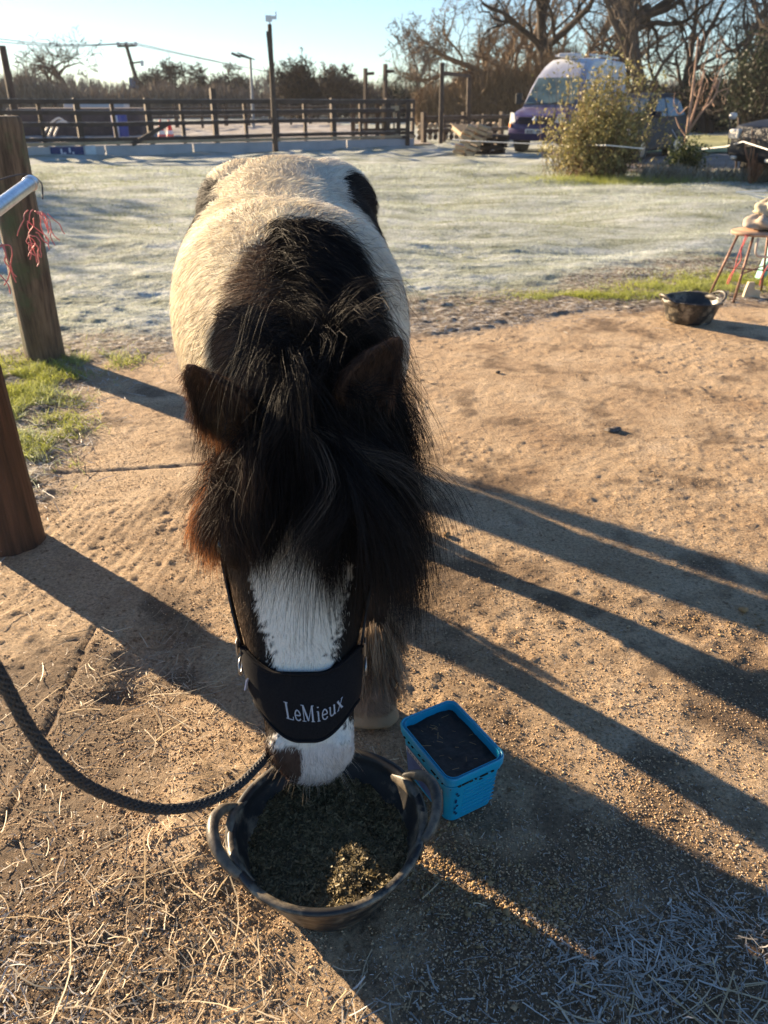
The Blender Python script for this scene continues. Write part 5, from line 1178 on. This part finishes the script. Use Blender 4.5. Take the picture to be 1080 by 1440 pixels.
# ------------------------------------------------------------------ trees
bark = attr_mat('bark', .9, .2); twig_m = attr_mat('twigs', .85, .15)
def tree(name, label, base, h, seed, trunk_r, levels=4, spread=.9, first=.25, nb=(7, 6, 6, 5), ratio=.55, up=.25, tw=.02, colr=(.055, .040, .030), lean=(0, 0), twc=None, cat='tree', group='bare trees beyond the field', split=1, leaf=None, stiff=.16):
    rd = random.Random(seed); base = Vector(base); thick = []; thin = []; tips = []
    def grow(p, d, L, r, lv):
        n = 7; pts = [p.copy()]; rad = [r]; q = p.copy(); dd = d.copy()
        for i in range(n):
            w = stiff*(1+lv*.5)
            dd = (dd+Vector((rd.gauss(0, w), rd.gauss(0, w), rd.gauss(0, w)+up*.12*(1 if lv else .3)))).normalized(); q = q+dd*L/n; pts.append(q.copy()); rad.append(r*(1-.62*(i+1)/n))
        (thick if r > tw*1.3 else thin).append((pts, rad))
        if lv >= levels: tips.append(pts); return
        k = nb[min(lv, len(nb)-1)]; f0 = first if lv == 0 else .18
        for j in range(k):
            t = f0+(1-f0)*(j+rd.random())/k; i = min(n-1, int(t*n)); a = pts[i].lerp(pts[i+1], t*n-i)
            td = (pts[i+1]-pts[i]).normalized(); ax = Vector((rd.gauss(0, 1), rd.gauss(0, 1), rd.gauss(0, .6))); ax = (ax-td*ax.dot(td)).normalized()
            an = rd.uniform(.45, 1.05)*spread; nd = (td*math.cos(an)+ax*math.sin(an)).normalized()
            rr_ = max(tw*.45, rad[i]*rd.uniform(.45, .68)); LL = L*ratio*rd.uniform(.75, 1.25)*(1.15-.35*t if lv else 1.2-.35*t)
            grow(a, nd, LL, rr_, lv+1)
    for s in range(split):
        d0 = Vector((lean[0]+rd.gauss(0, .25)*(split > 1), lean[1]+rd.gauss(0, .2)*(split > 1), 1)).normalized()
        grow(base+Vector((rd.gauss(0, .2)*(split > 1), rd.gauss(0, .2)*(split > 1), -.1)), d0, h*.62, trunk_r, 0)
    root = empty(name, base); tag(root, label, cat, group); inv = Matrix.Translation(-base)
    b = MB(); [b.tube(pts, rad, 6, cap=False) for pts, rad in thick]
    if thick:
        me = bpy.data.meshes.new('trunk'); me.from_pydata(b.v, [], b.f); me.update(); nv = len(b.v)
        z = np.array(b.v); f = fbm(z[:, 0]*3+z[:, 2], z[:, 1]*3+z[:, 2]*2, seed)[:, None]; C = np.array(colr)*(.6+.9*f)
        a = me.color_attributes.new('Col', 'FLOAT_COLOR', 'POINT'); a.data.foreach_set('color', np.concatenate([C, np.ones((nv, 1))], 1).astype(np.float32).ravel())
        o = link('trunk', me, bark, root); o.matrix_parent_inverse = inv
    P = np.array([[tuple(q) for q in pts] for pts, _ in thin]); Rr = np.array([rad for _, rad in thin]); Rr = np.maximum(Rr, tw*.28)
    C = np.array(twc or colr)*np.random.default_rng(seed).uniform(.6, 1.5, (len(P), 1))
    o = strands('crown', P, Rr*2, C, twig_m, root); o.matrix_parent_inverse = inv
    if leaf:
        lc, nl, ls, cA, cB = leaf; r_ = np.random.default_rng(seed+5); T = np.array([[tuple(q) for q in t] for t in tips]); T = T.reshape(-1, 3); idx = r_.integers(0, len(T), nl); c = T[idx]+r_.normal(0, lc, (nl, 3))
        leafcloud('leaves', c, r_.uniform(ls*.6, ls*1.3, nl), cA, cB, root, inv, r_)
    return root
leaf_m = attr_mat('leaf', .5, .4, .3)
def leafcloud(name, c, s, cA, cB, root, inv, r_):
    n = len(c); u = nrm(r_.normal(size=(n, 3))); v = nrm(np.cross(u, r_.normal(size=(n, 3)))); s = s[:, None]
    V = np.stack([c-u*s, c+v*s*.42, c+u*s, c-v*s*.42], 1).reshape(-1, 3); F = np.arange(n*4).reshape(-1, 4); f = r_.uniform(0, 1, (n, 1)); C = np.repeat(np.array(cA)*(1-f)+np.array(cB)*f, 4, 0)
    o = link(name, np_mesh(name, V, F, C), leaf_m, root, False); o.matrix_parent_inverse = inv; return o
BRN = (.115, .078, .052)
def T(x, Y): p = at(x, 160, Y=Y); p.z = 0; return p
tree('bare_tree', 'round bare tree standing alone at the far left', T(97, 92), 8.0, 3, .42, 4, 1.05, .35, (7, 5, 5, 4), .66, tw=.075, colr=(.09, .065, .05))
tree('bare_tree', 'distant bare tree rising behind the arena entrance uprights', T(575, 96), 9.6, 12, .4, 4, .95, .3, (8, 6, 6, 5), .62, tw=.10, colr=(.13, .10, .08))
tree('bare_tree', 'small bare tree between the solar lamp and the utility pole', T(248, 86), 5.2, 4, .22, 4, 1.0, .15, (8, 6, 6, 5), .66, tw=.09, colr=(.075, .055, .042))
tree('bare_tree', 'dark bushy bare tree just right of the camera mast', T(425, 62), 4.2, 15, .22, 4, 1.0, .1, (8, 7, 6, 5), .66, tw=.06, colr=(.06, .045, .035), split=3)
tree('oak_tree', 'large dark oak with twisting limbs rising behind the van', T(872, 44), 15.5, 7, .58, 4, .80, .36, (8, 6, 5, 5), .62, tw=.030, colr=(.05, .038, .030), lean=(.02, 0))
tree('oak_tree', 'leaning dark limbed tree directly behind the van roof', T(788, 47), 14.5, 19, .40, 4, .80, .34, (8, 6, 5, 4), .58, tw=.030, colr=(.05, .038, .030), lean=(.08, 0))
for i, (x, Y, h, sd, lab) in enumerate(((655, 62, 5.6, 31, 'lowest brown twiggy tree at the left end of the wood'), (695, 56, 8.6, 32, 'brown twiggy tree left of the van'), (735, 52, 12.0, 33, 'tall brown twiggy tree just left of the oaks'), (765, 60, 13.5, 34, 'brown twiggy tree behind the gap between the oaks'))):
    tree('twiggy_tree', lab, T(x, Y), h, sd, .26, 4, .85, .08, (8, 7, 5, 5), .5, up=.5, tw=.034, colr=(.17, .12, .078), split=2)
for i, (x, Y, h, sd, lab) in enumerate(((915, 42, 10.5, 41, 'slender tree between the oak and the thin sapling'), (958, 46, 10, 42, 'slender multi stemmed tree behind the thin sapling'), (1010, 42, 10, 43, 'tree above the black car with a dense crown'), (1062, 38, 9.5, 44, 'tree at the right edge of the wood'), (1110, 44, 13, 45, 'tree partly outside the right edge'), (840, 58, 13, 46, 'pale tree seen through the oak limbs'))):
    tree('woodland_tree', lab, T(x, Y), h, sd, .22, 4, .9, .15, (7, 5, 5, 4), .52, up=.4, tw=.026, colr=(.09, .072, .06), split=2)
for i, (x, Y, h, sd, lab) in enumerate(((1000, 40, 3.4, 51, 'dark evergreen thicket below the slender trees'), (1050, 37, 4.2, 52, 'darkest evergreen behind the black car'), (1095, 36, 4.2, 53, 'evergreen cut by the right edge'), (545, 70, 4.6, 55, 'low dark evergreen behind the arena entrance'))):
    tree('evergreen_tree', lab, T(x, Y), h, sd, .2, 3, 1.0, .08, (10, 7, 5), .55, tw=.03, colr=(.04, .03, .025), leaf=(.25, 6000, .065, (.012, .022, .010), (.045, .060, .028)), group='dark evergreens at the wood edge', split=2)

def thicket(name, x0, x1, Yf, hf, n, seed, cA, cB, label, w=.03, kind='stuff'):
    """hedge of countless upright twigs with an uneven top; Yf, hf are functions of pixel x"""
    r_ = np.random.default_rng(seed); x = r_.uniform(x0, x1, n); Yv = np.array([Yf(a) for a in x])+r_.uniform(-1.6, 1.6, n); X = (x-540)/FPX*(Yv*CP+1.4*SP)
    H = np.array([hf(a) for a in x])*(.72+.5*fbm(x*.05, Yv*.2, seed, 3)); K = 6; z0 = r_.uniform(0, .75, n)**1.1*H; L = np.minimum(H-z0, 0)+r_.uniform(.25, .6, n)*H
    L = np.minimum(L, (H-z0)*1.05+.3); an = r_.uniform(0, 6.28, n); ln = np.abs(r_.normal(.3, .35, n)); d = nrm(np.stack([np.cos(an)*ln, np.sin(an)*ln, np.ones(n)], -1)); t = np.linspace(0, 1, K)[None, :, None]
    P = np.stack([X, Yv, z0], -1)[:, None]+d[:, None]*t*L[:, None, None]+np.cumsum(r_.normal(0, .06, (n, K, 3)), 1)*t
    f = r_.uniform(0, 1, (n, 1)); C = np.array(cA)*(1-f)+np.array(cB)*f
    return tag(strands(name, P, (w*(1-np.linspace(0, .75, K)))[None]*np.ones((n, 1)), C, twig_m), label, 'hedge', kind=kind)
thicket('far_hedgerow', -60, 620, lambda x: 78-.01*x, lambda x: 2.4+.4*math.sin(x*.03)+(.9 if x < 60 else 0), 13000, 61, (.13, .10, .08), (.30, .24, .18), 'long brown hedgerow of bare scrub across the horizon behind the arena', .085)
thicket('brown_undergrowth', 585, 800, lambda x: 52-.02*(x-585), lambda x: 1.7+(x-585)*.009, 15000, 62, (.10, .07, .045), (.26, .18, .11), 'dense brown brambles under the trees left of the van', .055)
thicket('dark_undergrowth', 790, 1200, lambda x: 43, lambda x: 1.8+.3*math.sin(x*.05), 17000, 63, (.05, .038, .03), (.13, .10, .075), 'dense dark undergrowth under the trees behind the vehicles', .05)
# far hedge background line of the next field
thicket('distant_trees', -200, 1300, lambda x: 190, lambda x: 5+1.0*math.sin(x*.02), 12000, 64, (.10, .085, .075), (.17, .14, .12), 'hazy distant tree line on the horizon', .3)

# leafy bush in front of the van
def bush():
    c = at(829, 251, Y=17); c.z = 0; root = empty('leafy_bush', c); tag(root, 'large olive leaved bush hiding the flank of the purple van', 'bush'); inv = Matrix.Translation(-c); r_ = np.random.default_rng(77)
    n = 720; K = 9; an = r_.uniform(0, 6.28, n); ln = np.abs(r_.normal(.34, .21, n)); d = nrm(np.stack([np.cos(an)*ln+.02, np.sin(an)*ln*.8, np.ones(n)], -1)); L = r_.uniform(.8, 2.25, n)*(1.05-.42*np.clip(ln, 0, 1.3)); t = np.linspace(0, 1, K)[None, :, None]
    P = np.array(c)+np.stack([r_.normal(.05, .33, n), r_.normal(0, .3, n), np.zeros(n)], -1)[:, None]+d[:, None]*t*L[:, None, None]+np.cumsum(r_.normal(0, .018, (n, K, 3)), 1)
    low = r_.uniform(0, 1, n) < .3; P[low] = P[low]*1; P[low, :, 0] += np.linspace(0, .45, K)[None]*r_.uniform(0, 1., (low.sum(), 1)); P[low, :, 2] *= .6
    o = strands('stems', P, (.012*(1-np.linspace(0, .7, K)))[None]*np.ones((n, 1)), np.array([.16, .10, .06])*r_.uniform(.6, 1.5, (n, 1)), twig_m, root); o.matrix_parent_inverse = inv
    Q = P[:, 2:].reshape(-1, 3); m = 19000; q = Q[r_.integers(0, len(Q), m)]+r_.normal(0, .055, (m, 3)); q = q[(q[:, 2] > .1)]; kp = fbm(q[:, 0]*3, q[:, 2]*3+q[:, 1], 7) > .36; q = q[kp]
    leafcloud('leaves', q, r_.uniform(.022, .052, len(q)), (.13, .13, .045), (.42, .36, .15), root, inv, r_)
bush()
def sapling():
    c = at(958, 238, Y=17.2); c.z = 0; root = empty('bare_sapling', c); tag(root, 'thin reddish sapling with a few upright stems right of the bush', 'tree'); inv = Matrix.Translation(-c)
    m = mat('sapling_bark', (.28, .17, .12), (.42, .28, .20), .8, 8); b = MB(); Y = 17.2
    def st(px, r): b.tube(smooth_path([at(x, y, Y=Y+dy) for x, y, dy in px], 18), list(np.linspace(r, r*.35, 18)), 7, cap=False)
    b0 = (958, 238, 0)
    st([b0, (964, 200, 0), (971, 150, 0), (977, 100, .1), (982, 52, .1)], .04); st([(965, 190, 0), (978, 150, .1), (986, 120, .2), (991, 100, .2)], .028)
    st([(966, 188, 0), (985, 160, -.1), (1005, 135, -.2), (1018, 90, -.2)], .028); st([(987, 158, -.1), (1000, 132, 0), (1012, 100, .2)], .018); st([(1008, 130, -.2), (1024, 124, -.2)], .012)
    st([(967, 150, 0), (955, 160, .1), (948, 145, .2), (949, 130, .2)], .014); st([(964, 190, 0), (955, 178, .1), (950, 165, .2)], .02); st([(984, 120, .2), (990, 95, .3), (993, 80, .3)], .012)
    r = random.Random(5)
    for k in range(40): x = r.uniform(970, 1020); y = r.uniform(60, 150); st([(x, y, 0), (x+r.uniform(-4, 6), y-r.uniform(6, 16), r.uniform(-.2, .2)), (x+r.uniform(-6, 12), y-r.uniform(14, 28), r.uniform(-.3, .3))], .007)
    o = b.build('trunk', m, root, True); o.matrix_parent_inverse = inv
    s = at(962, 242, Y=16.9); s.z = 0; r2 = empty('small_evergreen_bush', s); tag(r2, 'small dark green bush at the foot of the thin sapling', 'bush'); r_ = np.random.default_rng(9); n = 2600
    c2 = np.array(s)+r_.normal(0, 1, (n, 3))*np.array([.17, .14, .2])+np.array([0, 0, .3]); c2 = c2[c2[:, 2] > .02]; leafcloud('leaves', c2, r_.uniform(.02, .05, len(c2)), (.03, .045, .015), (.13, .16, .05), r2, Matrix.Translation(-s), r_)
    # low scrub with a second twiggy shrub by the black car
    s = at(1058, 252, Y=15.2); s.z = 0; r3 = empty('reddish_shrub', s); tag(r3, 'small reddish twiggy shrub in front of the black car', 'shrub'); n = 90; K = 6; an = r_.uniform(0, 6.28, n); ln = r_.uniform(0, .45, n); d = nrm(np.stack([np.cos(an)*ln, np.sin(an)*ln, np.ones(n)], -1)); t = np.linspace(0, 1, K)[None, :, None]
    P = np.array(s)+d[:, None]*t*r_.uniform(.3, .95, (n, 1, 1))+np.cumsum(r_.normal(0, .015, (n, K, 3)), 1); o = strands('stems', P, .014*np.ones((n, K)), np.array([.26, .14, .09])*r_.uniform(.6, 1.4, (n, 1)), twig_m, r3); o.matrix_parent_inverse = Matrix.Translation(-s)
sapling()
def low_scrub():
    r_ = np.random.default_rng(19); n = 5200; x = r_.uniform(905, 1085, n); Y = 16.4+r_.normal(0, .25, n)-.004*(x-905); X = (x-540)/FPX*(Y*CP+1.4*SP); K = 5; t = np.linspace(0, 1, K)[None, :, None]
    d = nrm(np.stack([r_.normal(0, .6, n), r_.normal(0, .5, n), np.ones(n)], -1)); L = r_.uniform(.06, .34, n)*(.4+1.0*fbm(X*2, Y*2, 4)); P = np.stack([X, Y, gh(X, Y)], -1)[:, None]+d[:, None]*t*L[:, None, None]
    f = r_.uniform(0, 1, (n, 1)); C = np.array([.20, .16, .10])*(1-f)+np.array([.42, .42, .36])*f
    tag(strands('frosted_scrub', P, .010*np.ones((n, K)), C, grass_m), 'frosted scrubby grass along the near side of the lane', 'scrub', kind='stuff')
low_scrub()
# electric fence tape and thin posts
def tape():
    pl = mat('white_tape', (.72, .72, .72), rough=.6)
    pts = [at(636, 196, Y=20), at(662, 198, Y=19.6), at(790, 204, Y=18), at(852, 204, Y=16), at(905, 209, Y=15.8)]
    b = MB(); 
    for p, q in zip(pts[:-1], pts[1:]): b.bar(p, q, .006, .016)
    tag(b.build('fence_tape', pl), 'white electric fence tape strung low in front of the van and the bush', 'fence tape')
    b = MB(); pts2 = [at(1082, 211, Y=13.2), at(1045, 199, Y=14), at(1020, 206, Y=18), at(962, 212, Y=20), at(945, 182, Y=21)]
    for p, q in zip(pts2[:-1], pts2[1:]): b.bar(p, q, .006, .014)
    tag(b.build('fence_tape', pl), 'white electric fence tape crossing in front of the black car', 'fence tape')
    for i, (x, yt, yb, Y, lab) in enumerate(((1038, 165, 232, 17, 'thin dark fence stake left of the black car'), (1026, 160, 205, 24, 'thin stake carrying a lamp on the far side of the lane'))):
        p = at(x, yb, Y=Y); p.z = 0; t = at(x+1, yt, Y=Y); b = MB(); b.tube([p, t], .02, 6); tag(b.build('fence_stake', tim if i < 2 else pl, None, True), lab, 'stake')
    b = MB(); c = at(1031, 163, Y=22); b.lathe([(.001, -.08), (.07, -.07), (.10, 0), (.07, .07), (.001, .08)], c, 14); tag(b.build('work_lamp', mat('lamp_shell', (.6, .58, .55), rough=.4), None, True), 'pale round lamp head on the stake beside the lane', 'lamp')
    b = MB(); 
    for k in range(3): b.bar(at(1035+k*6, 270+k, Y=12.6), at(1078, 268+k*6, Y=12.4), .03, .02)
    tag(b.build('white_battens', pl), 'white battens lying on the frosted grass near the turquoise post', 'battens')
tape()

for x, Y, h, sd, lab in ((300, 84, 4.6, 71, 'small rounded bare tree right of the utility pole'), (222, 84, 4.2, 72, 'small rounded bare tree close to the utility pole foot'), (470, 70, 4.0, 73, 'low bare tree between the mast and the entrance uprights')):
    tree('bare_tree', lab, T(x, Y), h, sd, .2, 4, 1.0, .12, (8, 7, 6, 5), .66, tw=.08, colr=(.10, .075, .06), split=2)

for i, (x, y, h, lab) in enumerate(((-14.5, 17.6, 4.6, 'leafy tree off the left edge whose shadow streaks the field'), (-17.5, 21.0, 5.2, 'bare tree off the left edge farther from the yard'), (-13.2, 14.6, 3.8, 'small leafy tree off the left edge nearest the yard'))):
    tree('bare_tree', lab, (x, y, 0), h, 81+i, .2, 4, .95, .15, (8, 7, 5, 4), .6, tw=.03, colr=(.10, .075, .06), split=2, leaf=(.22, 2600, .11, (.05, .06, .02), (.12, .12, .04)) if i != 1 else None)
# ================================================================== LIGHT, SKY, CAMERA
w = bpy.data.worlds.new('World'); scene.world = w; w.use_nodes = True; nt = w.node_tree
sky = nt.nodes.new('ShaderNodeTexSky'); sky.sky_type = 'NISHITA'; sky.sun_disc = False; sky.sun_elevation = SUN_EL
az = math.atan2(SUN.x, SUN.y); sky.sun_rotation = az; sky.air_density = .9; sky.dust_density = .15; sky.ozone_density = 2.8; sky.altitude = 50
nt.links.new(mixc(nt, 1, sky.outputs[0], (.87, .96, 1.05), 'MULTIPLY'), nt.nodes['Background'].inputs[0]); nt.nodes['Background'].inputs[1].default_value = .052
L = bpy.data.lights.new('sun', 'SUN'); L.energy = 5.0; L.angle = R(.55); L.color = (1, .77, .50); so = bpy.data.objects.new('sun', L); col.objects.link(so)
sd = Vector((SUN.x*math.cos(SUN_EL), SUN.y*math.cos(SUN_EL), math.sin(SUN_EL))); so.rotation_euler = (-sd).to_track_quat('-Z', 'Y').to_euler(); so.location = sd*30
cd = bpy.data.cameras.new('camera'); co = bpy.data.objects.new('camera', cd); col.objects.link(co); scene.camera = co
co.location = (0, 0, HC); co.rotation_euler = (math.pi/2-PIT, 0, 0); cd.sensor_fit = 'VERTICAL'; cd.sensor_height = 36; cd.lens = FPX/1440*36; cd.clip_start = .05; cd.clip_end = 4000
cd.dof.use_dof = True; cd.dof.focus_distance = 1.75; cd.dof.aperture_fstop = cd.lens/5.2
hb = MB(); hb.box((0, 130, 11.5), (520, 300, 29)); hz = hb.build('haze', None); hz['kind'] = 'stuff'; hz['label'] = 'thin frosty morning haze over the whole field'
hm = bpy.data.materials.new('haze'); hm.use_nodes = True; hm.node_tree.nodes.clear(); vo = hm.node_tree.nodes.new('ShaderNodeVolumePrincipled'); vo.inputs['Density'].default_value = .0004; vo.inputs['Color'].default_value = (.9, .92, .95, 1); vo.inputs['Anisotropy'].default_value = 0
ou = hm.node_tree.nodes.new('ShaderNodeOutputMaterial'); hm.node_tree.links.new(vo.outputs[0], ou.inputs['Volume']); hz.data.materials.append(hm)
vs = scene.view_settings; vs.view_transform = 'Standard'; vs.look = 'None'; vs.exposure = 1.88; vs.gamma = 1
scene.render.engine = 'CYCLES'; scene.render.resolution_x = 768; scene.render.resolution_y = 1024; scene.cycles.max_bounces = 6; scene.cycles.transparent_max_bounces = 8
